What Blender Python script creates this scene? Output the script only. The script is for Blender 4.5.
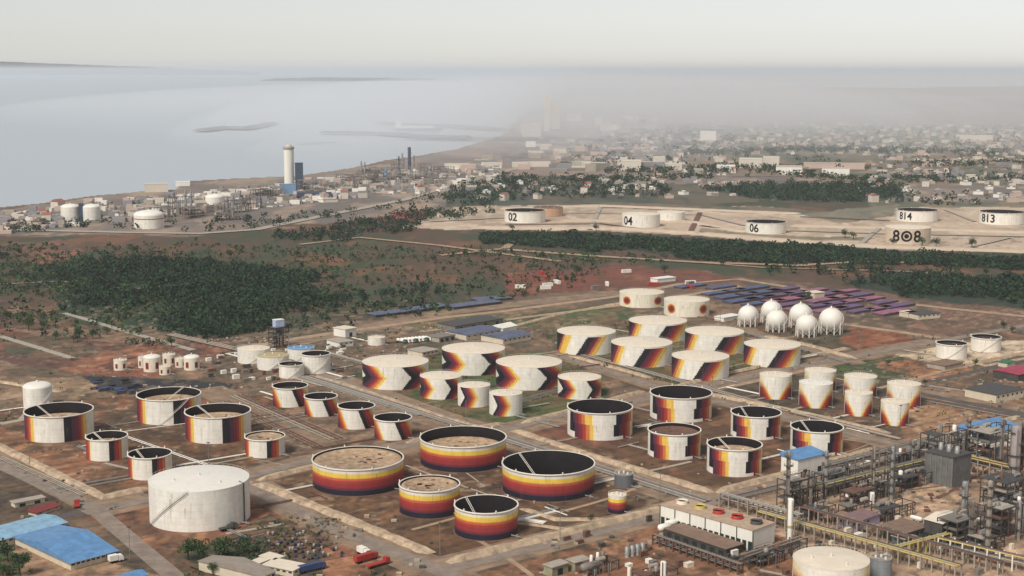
import bpy, math, random
import numpy as np
from mathutils import Vector, Matrix
for o in list(bpy.data.objects): bpy.data.objects.remove(o)
SC = bpy.context.scene; COL = SC.collection
R = math.radians; PI = math.pi

# ------------------------------------------------------------ camera, light, exposure
H = 200.0; F = 1450.0; PITCH = math.atan((288-70)/F)
cam = bpy.data.objects.new('camera', bpy.data.cameras.new('camera')); COL.objects.link(cam)
cam.location = (0, 0, H); cam.rotation_euler = (PI/2-PITCH, 0, 0)
cam.data.sensor_width = 36; cam.data.lens = F/1024*36
cam.data.clip_start = 1; cam.data.clip_end = 400000
SC.camera = cam
SUN_EL, SUN_AZ = 48, 215          # azimuth clockwise from +Y (north): the sun is behind the camera, left of it
w = bpy.data.worlds.new('World'); SC.world = w; w.use_nodes = True
nt = w.node_tree; bg = nt.nodes['Background']
sky = nt.nodes.new('ShaderNodeTexSky'); sky.sky_type = 'NISHITA'; sky.sun_disc = False
sky.sun_elevation = R(SUN_EL); sky.sun_rotation = R(SUN_AZ); sky.altitude = 0
sky.air_density = 1.0; sky.dust_density = 0.35; sky.ozone_density = 1.0
hs = nt.nodes.new('ShaderNodeHueSaturation'); hs.inputs['Saturation'].default_value = 0.24
nt.links.new(sky.outputs[0], hs.inputs['Color']); nt.links.new(hs.outputs[0], bg.inputs[0])
bg.inputs[1].default_value = 0.103
sl = bpy.data.lights.new('sun', 'SUN'); sl.energy = 3.5; sl.angle = R(16); sl.color = (1.0, 0.95, 0.88)
so = bpy.data.objects.new('sun', sl); COL.objects.link(so)
so.rotation_euler = (R(90-SUN_EL), 0, -R(SUN_AZ)+PI)
so.location = (-100, -100, 300)
so.rotation_euler = Vector((-math.sin(R(SUN_AZ))*math.cos(R(SUN_EL)), -math.cos(R(SUN_AZ))*math.cos(R(SUN_EL)), -math.sin(R(SUN_EL)))).to_track_quat('-Z', 'Y').to_euler()
vs = SC.view_settings; vs.view_transform = 'Standard'; vs.look = 'None'; vs.gamma = 1; vs.use_curve_mapping = False
vs.exposure = 0.0
SC.render.engine = 'CYCLES'
SC.cycles.max_bounces = 5; SC.cycles.volume_bounces = 1
HAZE_TOP = 262.0; HAZE_DENSITY = 4.2e-5; HAZE_COL = (0.93, 0.965, 1.0)

# ------------------------------------------------------------ placing helpers
_f = Vector((0, math.cos(PITCH), -math.sin(PITCH))); _u = Vector((0, math.sin(PITCH), math.cos(PITCH)))
def ray(px, py): return _f*F + Vector((1, 0, 0))*(px-512) + _u*(288-py)
def at(px, py, z=0.0):
    r = ray(px, py); t = (z-H)/r.z
    return Vector((r.x*t, r.y*t, z))
def height_at(P, py):
    """height of the point above ground point P that is seen at picture row py"""
    k = P.y/F; # solve exactly
    lo, hi = -50.0, 600.0
    for _ in range(40):
        m = (lo+hi)/2; v = Vector((P.x, P.y, m-H)); y = 288-F*v.dot(_u)/v.dot(_f)
        if y > py: lo = m
        else: hi = m
    return (lo+hi)/2
def dep(P): return Vector((P.x, P.y, P.z-H)).dot(_f)
def ang(a, b): d = b-a; return math.atan2(d.y, d.x)
AU = ang(at(438, 570), at(1024, 422))         # direction of the cross roads
AD = ang(at(253, 495), at(434, 568))          # direction of the long roads
def s2l(c): return tuple(((v/255)/12.92 if v/255 <= .04045 else ((v/255+.055)/1.055)**2.4) for v in c)

# ------------------------------------------------------------ materials
MATS = {}
def mat(name, rgb, rough=.75, ns=0.35, amt=.25, metal=0, lin=False, streak=False, bump=0):
    if name in MATS: return MATS[name]
    m = bpy.data.materials.new(name); m.use_nodes = True; t = m.node_tree; b = t.nodes['Principled BSDF']
    c = rgb if lin else s2l(rgb)
    b.inputs['Roughness'].default_value = rough; b.inputs['Metallic'].default_value = metal
    tc = t.nodes.new('ShaderNodeTexCoord'); mp = t.nodes.new('ShaderNodeMapping'); nz = t.nodes.new('ShaderNodeTexNoise')
    if streak: mp.inputs['Scale'].default_value = (1, 1, .12)
    nz.inputs['Scale'].default_value = ns; nz.inputs['Detail'].default_value = 5; nz.inputs['Roughness'].default_value = .65
    cr = t.nodes.new('ShaderNodeMapRange'); cr.inputs[1].default_value = .3; cr.inputs[2].default_value = .7
    cr.inputs[3].default_value = 1-amt; cr.inputs[4].default_value = 1+amt*.6
    mx = t.nodes.new('ShaderNodeMix'); mx.data_type = 'RGBA'; mx.blend_type = 'MULTIPLY'; mx.inputs[0].default_value = 1
    mx.inputs[6].default_value = (*c, 1)
    t.links.new(tc.outputs['Object'], mp.inputs[0]); t.links.new(mp.outputs[0], nz.inputs['Vector']); t.links.new(nz.outputs[0], cr.inputs[0])
    t.links.new(cr.outputs[0], mx.inputs[7]); t.links.new(mx.outputs[2], b.inputs['Base Color'])
    MATS[name] = m; return m
def attr_mat(name, rough=.8, ns=.3, amt=.2, streak=False, ns2=None, world=False):
    m = bpy.data.materials.new(name); m.use_nodes = True; t = m.node_tree; b = t.nodes['Principled BSDF']
    b.inputs['Roughness'].default_value = rough
    a = t.nodes.new('ShaderNodeAttribute'); a.attribute_name = 'paint'
    last = a.outputs['Color']
    for k, (s_, am) in enumerate([(ns, amt)]+([(ns2, amt)] if ns2 else [])):
        tc = t.nodes.new('ShaderNodeTexCoord'); mp = t.nodes.new('ShaderNodeMapping'); nz = t.nodes.new('ShaderNodeTexNoise')
        if streak and k == 0: mp.inputs['Scale'].default_value = (1, 1, .1)
        nz.inputs['Scale'].default_value = s_; nz.inputs['Detail'].default_value = 6; nz.inputs['Roughness'].default_value = .7
        cr = t.nodes.new('ShaderNodeMapRange'); cr.inputs[1].default_value = .3; cr.inputs[2].default_value = .7
        cr.inputs[3].default_value = 1-am; cr.inputs[4].default_value = 1+am*.6
        mx = t.nodes.new('ShaderNodeMix'); mx.data_type = 'RGBA'; mx.blend_type = 'MULTIPLY'; mx.inputs[0].default_value = 1
        t.links.new(tc.outputs['Object'], mp.inputs[0]); t.links.new(mp.outputs[0], nz.inputs['Vector']); t.links.new(nz.outputs[0], cr.inputs[0])
        t.links.new(last, mx.inputs[6]); t.links.new(cr.outputs[0], mx.inputs[7]); last = mx.outputs[2]
    t.links.new(last, b.inputs['Base Color'])
    return m
M_PAINT = attr_mat('tank_paint', .6, .45, .13, streak=True, ns2=.3)
M_GROUND = attr_mat('ground_soil', .95, .10, .26, ns2=.5)
M_WHITE = mat('white_steel', (230, 225, 213), .6, .3, .10, streak=True)
M_WHITE2 = mat('bright_white_paint', (226, 220, 208), .5, .3, .06, streak=True)
M_CREAM = mat('cream_roof', (220, 206, 185), .7, .2, .10)
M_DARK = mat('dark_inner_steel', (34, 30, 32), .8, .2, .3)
M_BLACK = mat('black_paint', (22, 21, 26), .6, .3, .2)
M_RIM = mat('pale_rim', (222, 213, 198), .6, .4, .1)
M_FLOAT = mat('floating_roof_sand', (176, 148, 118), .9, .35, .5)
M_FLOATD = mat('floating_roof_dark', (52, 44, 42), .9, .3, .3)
M_STEEL = mat('grey_steel', (134, 127, 118), .6, .5, .3, .2)
M_STEELD = mat('dark_steel', (76, 73, 70), .65, .5, .35, .1)
M_SILVER = mat('silver_cladding', (150, 148, 142), .5, .5, .2, .3)
M_RUST = mat('rusty_brown', (110, 78, 64), .85, .5, .35)
M_YEL = mat('yellow_paint', (192, 170, 98), .6, .5, .15)
M_RED = mat('red_paint', (165, 52, 44), .6, .5, .2)
M_BLUE = mat('blue_roof', (96, 140, 184), .5, .25, .3)
M_LBLUE = mat('light_blue_roof', (136, 172, 196), .5, .25, .3)
M_DBLUE = mat('deep_blue', (58, 72, 112), .6, .3, .2)
M_BEIGE = mat('sand_bank', (180, 157, 130), .95, .25, .5)
M_CONC = mat('concrete', (165, 155, 140), .9, .25, .2)
M_WALLC = mat('cream_wall', (205, 192, 168), .85, .3, .14)
M_BROWNR = mat('brown_roof', (128, 104, 88), .9, .25, .25)
M_PINK = mat('pink_roof', (150, 96, 116), .8, .3, .5)
M_GREEND = mat('dark_green_door', (30, 44, 40), .7, .4, .2)
M_ROAD = mat('grey_road', (138, 123, 110), .95, .15, .35)
M_DIRT = mat('dirt_road', (166, 140, 114), .95, .12, .35)
M_ASPH = mat('dark_road', (88, 80, 76), .95, .15, .3)
M_BARK = mat('bark', (70, 56, 44), .95, 2, .3)
for _m in (M_DARK, M_BLACK): _m.node_tree.nodes['Principled BSDF'].inputs['Specular IOR Level'].default_value = .08
M_GLASS = mat('window_glass', (48, 56, 66), .25, .5, .1)
def leafmat(name, rgb, amt=.5):
    return mat(name, rgb, .9, .09, amt)
M_LEAF = leafmat('leaf_dark', (46, 72, 40)); M_LEAF2 = leafmat('leaf_mid', (66, 90, 48)); M_WOOD = leafmat('wood_leaf', (26, 50, 32), .5); M_WOOD2 = leafmat('wood_leaf_mid', (33, 58, 36), .5); M_LEAF3 = leafmat('leaf_olive', (84, 98, 54))

# ------------------------------------------------------------ mesh builder
class MB:
    def __init__(s): s.v = []; s.f = []; s.m = []; s.c = []; s.sm = []
    def add(s, vs, fs, m=0, smooth=False):
        k = len(s.v); s.v += [tuple(v) for v in vs]
        for f in fs: s.f.append([i+k for i in f]); s.m.append(m); s.sm.append(smooth)
        return s
    def box(s, x0, x1, y0, y1, z0, z1, m=0):
        return s.add([(x0,y0,z0),(x1,y0,z0),(x1,y1,z0),(x0,y1,z0),(x0,y0,z1),(x1,y0,z1),(x1,y1,z1),(x0,y1,z1)],
                     [(0,3,2,1),(4,5,6,7),(0,1,5,4),(1,2,6,5),(2,3,7,6),(3,0,4,7)], m)
    def cb(s, x, y, z, sx, sy, sz, m=0): return s.box(x-sx/2, x+sx/2, y-sy/2, y+sy/2, z, z+sz, m)
    def prism(s, pts, z0, z1, m=0):
        n = len(pts); a = sum(pts[i][0]*pts[(i+1)%n][1]-pts[(i+1)%n][0]*pts[i][1] for i in range(n))
        if a < 0: pts = pts[::-1]
        return s.add([(p[0],p[1],z0) for p in pts]+[(p[0],p[1],z1) for p in pts],
                     [list(range(n))[::-1], [n+i for i in range(n)]]+[(i,(i+1)%n,n+(i+1)%n,n+i) for i in range(n)], m)
    def lathe(s, prof, n=32, m=0, cx=0, cy=0, smooth=True, cap=True):
        vs = []; fs = []
        for r, z in prof:
            for i in range(n): a = 2*PI*i/n; vs.append((cx+r*math.sin(a), cy-r*math.cos(a), z))
        for j in range(len(prof)-1):
            for i in range(n): fs.append((j*n+i, j*n+(i+1)%n, (j+1)*n+(i+1)%n, (j+1)*n+i))
        s.add(vs, fs, m, smooth)
        if cap:
            k = len(s.v)-len(vs)
            for j, rev in ((0, True), (len(prof)-1, False)):
                if prof[j][0] > .01:
                    f = [k+j*n+i for i in range(n)]; s.f.append(f[::-1] if rev else f); s.m.append(m); s.sm.append(False)
        return s
    def bar(s, p0, p1, r, n=5, m=0):
        p0 = Vector(p0); p1 = Vector(p1); d = (p1-p0)
        if d.length < 1e-6: return s
        d.normalize(); a = d.orthogonal().normalized(); b = d.cross(a); vs = []
        for p in (p0, p1):
            for i in range(n): t = 2*PI*i/n+.5; vs.append(p+a*r*math.cos(t)+b*r*math.sin(t))
        return s.add(vs, [(i,(i+1)%n,n+(i+1)%n,n+i) for i in range(n)]+[list(range(n))[::-1],[n+i for i in range(n)]], m)
    def build(s, name, mats, parent=None, loc=(0,0,0), rz=0):
        me = bpy.data.meshes.new(name); me.from_pydata(s.v, [], s.f)
        if not isinstance(mats, (list, tuple)): mats = [mats]
        for q in mats: me.materials.append(q)
        me.polygons.foreach_set('material_index', s.m); me.polygons.foreach_set('use_smooth', s.sm)
        me.update(); return link(name, me, parent, loc, rz)
def link(name, me, parent=None, loc=(0,0,0), rz=0):
    o = bpy.data.objects.new(name, me); COL.objects.link(o); o.location = loc; o.rotation_euler = (0,0,rz)
    if parent: o.parent = parent
    return o
def tag(o, label, cat, group=None):
    o['label'] = label; o['category'] = cat
    if group: o['group'] = group
    return o
def struct(o, kind='structure'): o['kind'] = kind; return o
def thing(name, label, cat, loc, rz=0, group=None):
    o = bpy.data.objects.new(name, None); COL.objects.link(o); o.location = loc; o.rotation_euler = (0,0,rz)
    o.empty_display_size = 1
    return tag(o, label, cat, group)
def dup(o, loc, rz=None, sc=None, label=None, parent=None):
    c = o.copy(); COL.objects.link(c)
    if parent: c.parent = parent
    else:
        c.location = loc
        if rz is not None: c.rotation_euler = (0,0,rz)
        if sc: c.scale = (sc,)*3 if not isinstance(sc, tuple) else sc
        if label: c['label'] = label
    for ch in KIDS(o): dup(ch, None, parent=c)
    return c
def KIDS(o):
    # children before any relinking (avoids the slow .children lookup over thousands of objects)
    return CH.get(o.name, [])
CH = {}
def remember(root, *lst):
    CH[root.name] = list(lst)
# ------------------------------------------------------------ the ground sheet, coloured by what grows or lies on it
rng = np.random.RandomState(7)
def vnoise(x, y, seed):
    xi = np.floor(x).astype(np.int64); yi = np.floor(y).astype(np.int64); fx = x-xi; fy = y-yi
    fx = fx*fx*(3-2*fx); fy = fy*fy*(3-2*fy)
    def h(a, b):
        n = (a*374761393+b*668265263+seed*1442695041) & 0xffffffff
        n = ((n ^ (n >> 13))*1274126177) & 0xffffffff
        return ((n ^ (n >> 16)) & 0xffff)/65535.0
    return (h(xi,yi)*(1-fx)+h(xi+1,yi)*fx)*(1-fy)+(h(xi,yi+1)*(1-fx)+h(xi+1,yi+1)*fx)*fy
def fbm(x, y, sc, seed, o=4):
    t = 0; a = 1; n = 0
    for k in range(o): t = t+a*vnoise(x/sc*2**k, y/sc*2**k, seed+k*17); n += a; a *= .55
    return t/n
def inpoly(px, py, poly):
    r = np.zeros(px.shape, bool); n = len(poly)
    for i in range(n):
        x0, y0 = poly[i]; x1, y1 = poly[(i+1) % n]
        if y0 == y1: continue
        c = ((y0 > py) != (y1 > py)) & (px < (x1-x0)*(py-y0)/(y1-y0)+x0)
        r ^= c
    return r
# land outline in bearings (picture columns) and depression (picture rows) as seen from the survey point
LAND = [(-400,215),(-100,212),(0,207),(40,203),(90,196),(140,191),(176,189),(182,181),(240,178),(300,175),(350,168),(385,160),(420,155),(455,149),(476,143),(500,136),(512,124),(525,112),(545,103),(560,96),(575,90),(600,88.5),(700,88),(820,89),(1100,90),(1500,91),(1500,700),(-400,700)]
REG = [ # polygon, colours (a, b, c), patch size m, edge wobble
 ([(-400,233),(200,236),(330,222),(480,205),(600,196),(1500,200),(1500,330),(1024,312),(740,276),(480,300),(300,330),(0,330),(-400,335)], ((88,68,55),(60,66,46),(112,82,62)), 80, 2.5),
 ([(-400,204),(0,210),(200,182),(380,165),(470,146),(540,110),(600,96),(1500,96),(1500,205),(600,200),(480,206),(330,222),(200,234),(-400,236)], ((138,122,112),(112,104,98),(158,140,124)), 120, 1),
 ([(640,128),(1500,120),(1500,188),(900,186),(660,168)], ((128,112,98),(86,92,76),(158,138,118)), 110, 1.5),
 ([(470,172),(600,178),(700,186),(860,190),(860,200),(600,205),(440,208)], ((74,80,68),(98,90,76),(60,68,58)), 90, 2),
 ([(-400,262),(0,262),(60,250),(200,250),(330,272),(400,300),(330,322),(140,332),(0,318),(-400,330)], ((52,64,42),(84,68,54),(98,74,58)), 70, 3),
 ([(40,270),(110,258),(210,262),(300,276),(332,298),(275,322),(235,340),(150,330),(60,308)], ((36,50,34),(42,56,38),(62,64,44)), 60, 3),
 ([(300,292),(420,282),(480,290),(470,300),(380,318),(330,326),(270,330)], ((56,64,48),(84,72,58),(66,70,50)), 60, 3),
 ([(500,274),(600,268),(700,270),(748,282),(640,290),(560,292),(505,296)], ((118,72,60),(94,66,54),(132,92,74)), 60, 2),
 ([(390,212),(470,210),(478,220),(400,224)], ((134,70,66),(118,66,60),(150,96,84)), 60, 1),
 ([(20,246),(60,240),(80,250),(50,268),(10,262)], ((126,86,72),(90,74,62),(146,100,82)), 40, 2),
 ([(-400,336),(0,330),(110,342),(215,342),(230,350),(150,378),(80,374),(0,362),(-400,380)], ((128,84,68),(92,70,60),(150,104,82)), 70, 3),
 ([(0,338),(60,336),(100,352),(60,362),(0,352)], ((92,80,64),(78,74,58),(112,90,72)), 50, 3),
 ([(80,376),(150,378),(230,384),(240,400),(130,392),(100,398)], ((44,44,50),(66,60,56),(90,80,70)), 22, 3),
 ([(-400,380),(0,376),(80,378),(120,398),(60,402),(0,420),(-400,440)], ((136,114,94),(110,92,76),(158,134,110)), 30, 2),
 ([(230,345),(330,320),(560,318),(600,340),(560,350),(430,350),(330,372),(240,350)], ((118,98,82),(90,82,68),(140,116,94)), 25, 2),
 ([(400,318),(540,312),(620,300),(640,316),(600,330),(500,326),(420,332)], ((78,88,56),(108,92,68),(66,78,48)), 30, 2),
 ([(640,318),(740,330),(800,335),(850,352),(800,368),(660,400),(560,352),(540,330)], ((98,78,60),(88,84,56),(118,92,70)), 30, 2),
 ([(740,322),(860,326),(930,340),(850,358),(800,366),(745,340)], ((84,76,60),(100,76,60),(74,70,54)), 30, 2),
 ([(850,328),(905,332),(915,340),(860,352),(840,342)], ((140,90,68),(120,78,60),(156,108,84)), 30, 2),
 ([(730,290),(800,284),(1100,316),(1100,350),(950,340),(850,322),(740,312)], ((112,88,74),(88,76,64),(134,106,88)), 30, 2),
 ([(345,378),(440,350),(600,355),(610,398),(520,424),(430,412)], ((76,88,54),(104,88,64),(62,78,46)), 22, 2),
 ([(800,372),(930,350),(960,368),(890,384)], ((72,80,50),(60,70,44),(100,86,62)), 25, 2),
 ([(-400,420),(0,410),(120,396),(300,392),(330,450),(250,470),(150,496),(92,505),(0,462)], ((100,76,58),(82,66,50),(126,88,66)), 24, 3),
 ([(-400,430),(0,424),(40,436),(120,462),(160,490),(95,500),(0,456),(-400,470)], ((134,96,74),(104,80,62),(150,110,84)), 22, 3),
 ([(300,392),(420,415),(520,430),(560,414),(500,425),(440,445),(330,462),(250,470)], ((120,98,82),(96,80,68),(140,116,96)), 16, 2),
 ([(255,480),(320,462),(510,436),(700,500),(660,508),(440,562)], ((100,76,58),(86,68,54),(120,92,70)), 22, 2),
 ([(560,418),(640,404),(700,392),(790,415),(890,440),(700,494),(520,436)], ((102,76,58),(88,68,52),(122,90,68)), 22, 2),
 ([(520,432),(560,420),(640,445),(610,450)], ((116,78,62),(98,70,58),(128,88,70)), 20, 1),
 ([(660,398),(760,374),(900,380),(935,400),(900,440),(790,416)], ((88,74,60),(76,66,54),(104,82,66)), 25, 1),
 ([(-400,500),(0,470),(80,506),(60,520),(0,530),(-400,560)], ((84,70,60),(100,84,68),(68,62,52)), 18, 2),
 ([(-400,560),(0,545),(110,560),(180,580),(180,700),(-400,700)], ((166,136,112),(150,122,100),(176,146,120)), 20, 2),
 ([(-400,560),(0,548),(28,556),(30,600),(-400,700)], ((84,84,58),(120,100,80),(64,70,48)), 8, 3),
 ([(90,516),(150,500),(250,496),(330,530),(250,560),(180,572)], ((130,88,68),(108,80,64),(156,116,88)), 20, 3),
 ([(225,534),(262,516),(300,528),(400,566),(330,640),(180,640),(180,556)], ((86,76,60),(112,88,70),(66,62,52)), 12, 3),
 ([(318,546),(350,544),(372,560),(360,640),(322,640)], ((150,110,86),(136,96,76),(160,120,96)), 12, 2),
 ([(180,548),(260,550),(250,566),(200,566)], ((52,64,42),(66,70,48),(90,80,60)), 8, 3),
 ([(430,585),(700,516),(790,492),(860,520),(1000,640),(420,680)], ((134,96,74),(112,84,66),(158,122,98)), 14, 3),
 ([(700,505),(940,440),(1500,420),(1500,700),(900,700),(800,540)], ((172,146,124),(140,116,98),(186,158,136)), 14, 2),
 ([(870,500),(900,492),(955,482),(960,510),(905,520)], ((188,160,136),(176,148,124),(196,168,144)), 20, 1),
 ([(910,390),(1500,410),(1500,425),(980,432),(900,440)], ((156,124,98),(128,100,80),(172,140,112)), 16, 2),
 ([(905,345),(960,360),(1040,346),(1500,360),(1500,402),(1024,402),(900,380)], ((112,92,76),(92,80,66),(138,112,90)), 16, 2),
 ([(878,364),(935,356),(985,372),(920,380)], ((150,104,78),(104,84,66),(160,118,90)), 16, 2),
 ([(880,352),(935,343),(1040,340),(1050,350),(960,368)], ((206,186,162),(192,172,148),(216,196,172)), 16, 1),
 ([(400,228),(455,206),(600,205),(750,206),(860,214),(900,203),(1500,205),(1500,262),(900,250),(800,244),(700,236),(600,231),(480,230)], ((192,173,153),(166,148,130),(206,188,168)), 45, 1),
 ([(600,202),(700,205),(760,207),(862,213),(862,218),(760,213),(690,211),(600,208)], ((92,92,76),(120,106,90),(76,84,68)), 40, 1),
 ([(870,202),(1500,203),(1500,208),(940,207),(870,209)], ((96,96,80),(130,116,98),(80,86,70)), 40, 1),
 ([(700,228),(740,232),(800,236),(880,238),(860,241),(780,239),(700,234)], ((150,134,114),(126,116,98),(110,108,88)), 30, 1),
 ([(800,214),(860,208),(900,204),(895,216),(840,224)], ((120,116,100),(150,132,112),(104,104,90)), 40, 1),
 ([(480,231),(600,233),(700,238),(800,243),(900,250),(1100,262),(1100,276),(920,263),(800,262),(700,256),(600,248),(480,240)], ((40,52,44),(48,58,46),(60,64,52)), 50, 1),
 ([(845,283),(880,272),(1024,275),(1500,300),(1500,320),(1024,308),(900,297)], ((40,52,42),(46,58,44),(58,62,48)), 50, 1.5),
 ([(700,188),(760,184),(900,184),(905,196),(860,204),(760,200)], ((58,70,64),(72,78,68),(52,62,58)), 70, 1),
]
def ground():
    rows = np.concatenate([np.arange(660, 240, -1.0), np.arange(240, 100, -.8), np.arange(100, 84.5, -.7)])
    cols = np.arange(-380, 1404, 2.2)
    PX, PY = np.meshgrid(cols, rows)
    rz = -F*math.sin(PITCH)+(288-PY)*math.cos(PITCH); t = -H/rz
    X = (PX-512)*t; Y = (F*math.cos(PITCH)+(288-PY)*math.sin(PITCH))*t
    w1 = fbm(X, Y, 40, 3)-.5; w2 = fbm(X, Y, 40, 9)-.5
    def col(c):
        a = np.array(s2l(c)); g = a.mean()
        return np.clip((g+(a-g)*1.2)*1.0, 0, 1)
    def mixc(cs, size, seed):
        n = fbm(X, Y*.55, size, seed, 5); n = np.clip((n-.5)*4.2+.5, 0, 1)[..., None]
        d = fbm(X*.8, Y*.4, size*.3, seed+5, 4); d = np.clip((d-.56)*6, 0, 1)[..., None]
        return (col(cs[0])*(1-n)+col(cs[1])*n)*(1-d)+col(cs[2])*d
    C = mixc(((118,98,82),(96,82,68),(140,112,92)), 40, 21)
    for i, (poly, cs, size, wob) in enumerate(REG):
        m = inpoly(PX+w1*wob*10, PY+w2*wob*3.5, poly)
        if m.any(): C[m] = mixc(cs, size, 30+i)[m]
    # scattered scrub, drawn as plants' own colour on the soil
    f = fbm(X, Y, 9, 77, 3); big = fbm(X, Y, 120, 55, 2)
    scrub = ((f > .66) & (big > .45) & (PY > 236) & (PY < 420)) | ((f > .70) & (PY >= 420))
    veg = scrub & ~inpoly(PX, PY, [(255,480),(320,462),(510,436),(700,392),(900,440),(700,500),(440,562)])
    C[veg] = C[veg]*.55+np.array(s2l((48,58,38)))*.45
    g1 = fbm(X, Y, 5, 141, 3); g2 = fbm(X, Y, 90, 143, 2); gm = np.clip((g1-.6)*8, 0, 1)*np.clip((g2-.42)*6, 0, 1)*(PY > 300)
    C = C*(1-gm[...,None]*.5)+np.array(s2l((176,150,122)))*gm[...,None]*.5
    g3 = fbm(X, Y, 6, 151, 3); gm = np.clip((g3-.62)*9, 0, 1)*(PY > 330)
    C = C*(1-gm[...,None]*.45)
    # faint ruts and tracks that run with the roads
    ca, sa = math.cos(AU), math.sin(AU)
    U = X*ca+Y*sa; V = -X*sa+Y*ca
    st = vnoise(U/140, V/3.2, 91); st2 = vnoise(U/2.8, V/120, 95)
    st3 = vnoise(U/60, V/1.3, 99); sp = fbm(X, Y, 2.2, 111, 3)
    k = (1+.50*(st-.5)+.34*(st2-.5)+.30*(st3-.5)+.5*(sp-.5))[..., None]
    C = C*np.where((PY > 300)[..., None], k, 1)
    land = inpoly(PX+w1*2, PY+w2*.8, LAND)
    Z = np.where(land, 0.0, -5.5)
    ny, nx = PX.shape
    me = bpy.data.meshes.new('ground')
    vs = np.stack([X, Y, Z], -1).reshape(-1, 3).astype(np.float32)
    idx = np.arange(ny*nx).reshape(ny, nx)
    q = np.stack([idx[:-1,:-1], idx[:-1,1:], idx[1:,1:], idx[1:,:-1]], -1).reshape(-1, 4)
    keep = (land[:-1,:-1] | land[:-1,1:] | land[1:,1:] | land[1:,:-1]).reshape(-1); q = q[keep]
    me.vertices.add(len(vs)); me.vertices.foreach_set('co', vs.ravel())
    me.loops.add(q.size); me.loops.foreach_set('vertex_index', q.ravel().astype(np.int32))
    me.polygons.add(len(q)); me.polygons.foreach_set('loop_start', np.arange(0, q.size, 4, dtype=np.int32))
    me.update(calc_edges=True)
    a = me.color_attributes.new('paint', 'FLOAT_COLOR', 'POINT')
    a.data.foreach_set('color', np.concatenate([C.reshape(-1,3), np.ones((ny*nx,1))], 1).astype(np.float32).ravel())
    me.materials.append(M_GROUND)
    struct(link('ground', me))
    return
ground()
TRACKS = []
random.seed(77)
# foreground apron behind and beside the picture
b = MB(); e0 = at(-380, 660); e1 = at(1401, 660)
b.add([(-30000,-2000,-.3),(30000,-2000,-.3),(30000,e1.y+4,-.3),(-30000,e0.y+4,-.3)], [(0,1,2,3)])
e2 = at(-380, 232); e3 = at(1400, 96)
b.add([(-9000,e0.y,-.25),(e0.x+4,e0.y,-.25),(e2.x+4,e2.y,-.25),(-9000,e2.y,-.25)], [(0,1,2,3)])
b.add([(e1.x-4,e1.y,-.25),(60000,e1.y,-.25),(60000,e3.y,-.25),(e3.x-4,e3.y,-.25)], [(0,1,2,3)])
struct(b.build('terrain', mat('far_soil', (110,92,76), .95, .02, .25)))
for k in range(60):      # wheel tracks across the compounds
    px, py = random.uniform(20, 1000), random.uniform(345, 570)
    P = at(px, py); dr = random.choice([AU, AD])+random.uniform(-.25,.25); pts = []
    Lk = random.uniform(25, 110); cv = random.uniform(-.006,.006)
    for q in range(9): pts.append((P.x, P.y)); P = P+Vector((math.cos(dr), math.sin(dr), 0))*Lk/8; dr += cv*Lk/8
    TRACKS.append(pts)
# sea
m = bpy.data.materials.new('sea_water'); m.use_nodes = True; t = m.node_tree; p = t.nodes['Principled BSDF']
p.inputs['Base Color'].default_value = (.40,.445,.475,1); p.inputs['Roughness'].default_value = .3
nz = t.nodes.new('ShaderNodeTexNoise'); nz.inputs['Scale'].default_value = .05; nz.inputs['Detail'].default_value = 4
bp = t.nodes.new('ShaderNodeBump'); bp.inputs['Strength'].default_value = .08; bp.inputs['Distance'].default_value = 1
tc = t.nodes.new('ShaderNodeTexCoord'); t.links.new(tc.outputs['Object'], nz.inputs['Vector']); t.links.new(nz.outputs[0], bp.inputs['Height']); t.links.new(bp.outputs[0], p.inputs['Normal'])
b = MB(); b.add([(-150000,800,-4),(150000,800,-4),(150000,200000,-4),(-150000,200000,-4)], [(0,1,2,3)])
struct(b.build('sea', m))
# far headlands across the bay
def headland(pts, base_py, name='hills', rgb=(96,92,88), thick=2500):
    """ridge: picture columns with top rows; stands on the sea at base_py"""
    b = MB(); vs = []; n = len(pts)
    fine = []
    for i in range(n-1):
        for k in range(12):
            u = k/12; fine.append((pts[i][0]*(1-u)+pts[i+1][0]*u, pts[i][1]*(1-u)+pts[i+1][1]*u+random.uniform(-.25,.25)))
    fine.append(pts[-1]); n = len(fine)
    for x, y in fine:
        P = at(x, base_py, -5); z = max(height_at(P*1.04, y), -4.5)
        q = [P, P*1.02+Vector((0,0,0)), P*1.04, P*1.10]
        vs += [(P.x,P.y,-5), (q[1].x,q[1].y,z*.6-2), (q[2].x,q[2].y,z), (q[3].x,q[3].y,-5)]
    fs = [(4*i+j, 4*(i+1)+j, 4*(i+1)+j+1, 4*i+j+1) for i in range(n-1) for j in range(3)]
    b.add(vs, fs, 0, True); struct(b.build(name, mat('hill_scrub', rgb, .95, .001, .3)))
random.seed(4)
headland([(-300,55),(-100,58.5),(0,61.5),(40,63),(90,65),(150,67),(190,69),(260,72.5)], 75)
headland([(255,81),(275,78.5),(320,77.5),(380,78),(430,78.5),(462,79.5),(480,81)], 81)
headland([(545,97),(575,88),(620,86.5),(700,87),(740,88.5),(800,86.5),(900,88),(1000,86.5),(1300,85),(1500,87)], 97, thick=3000)
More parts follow.
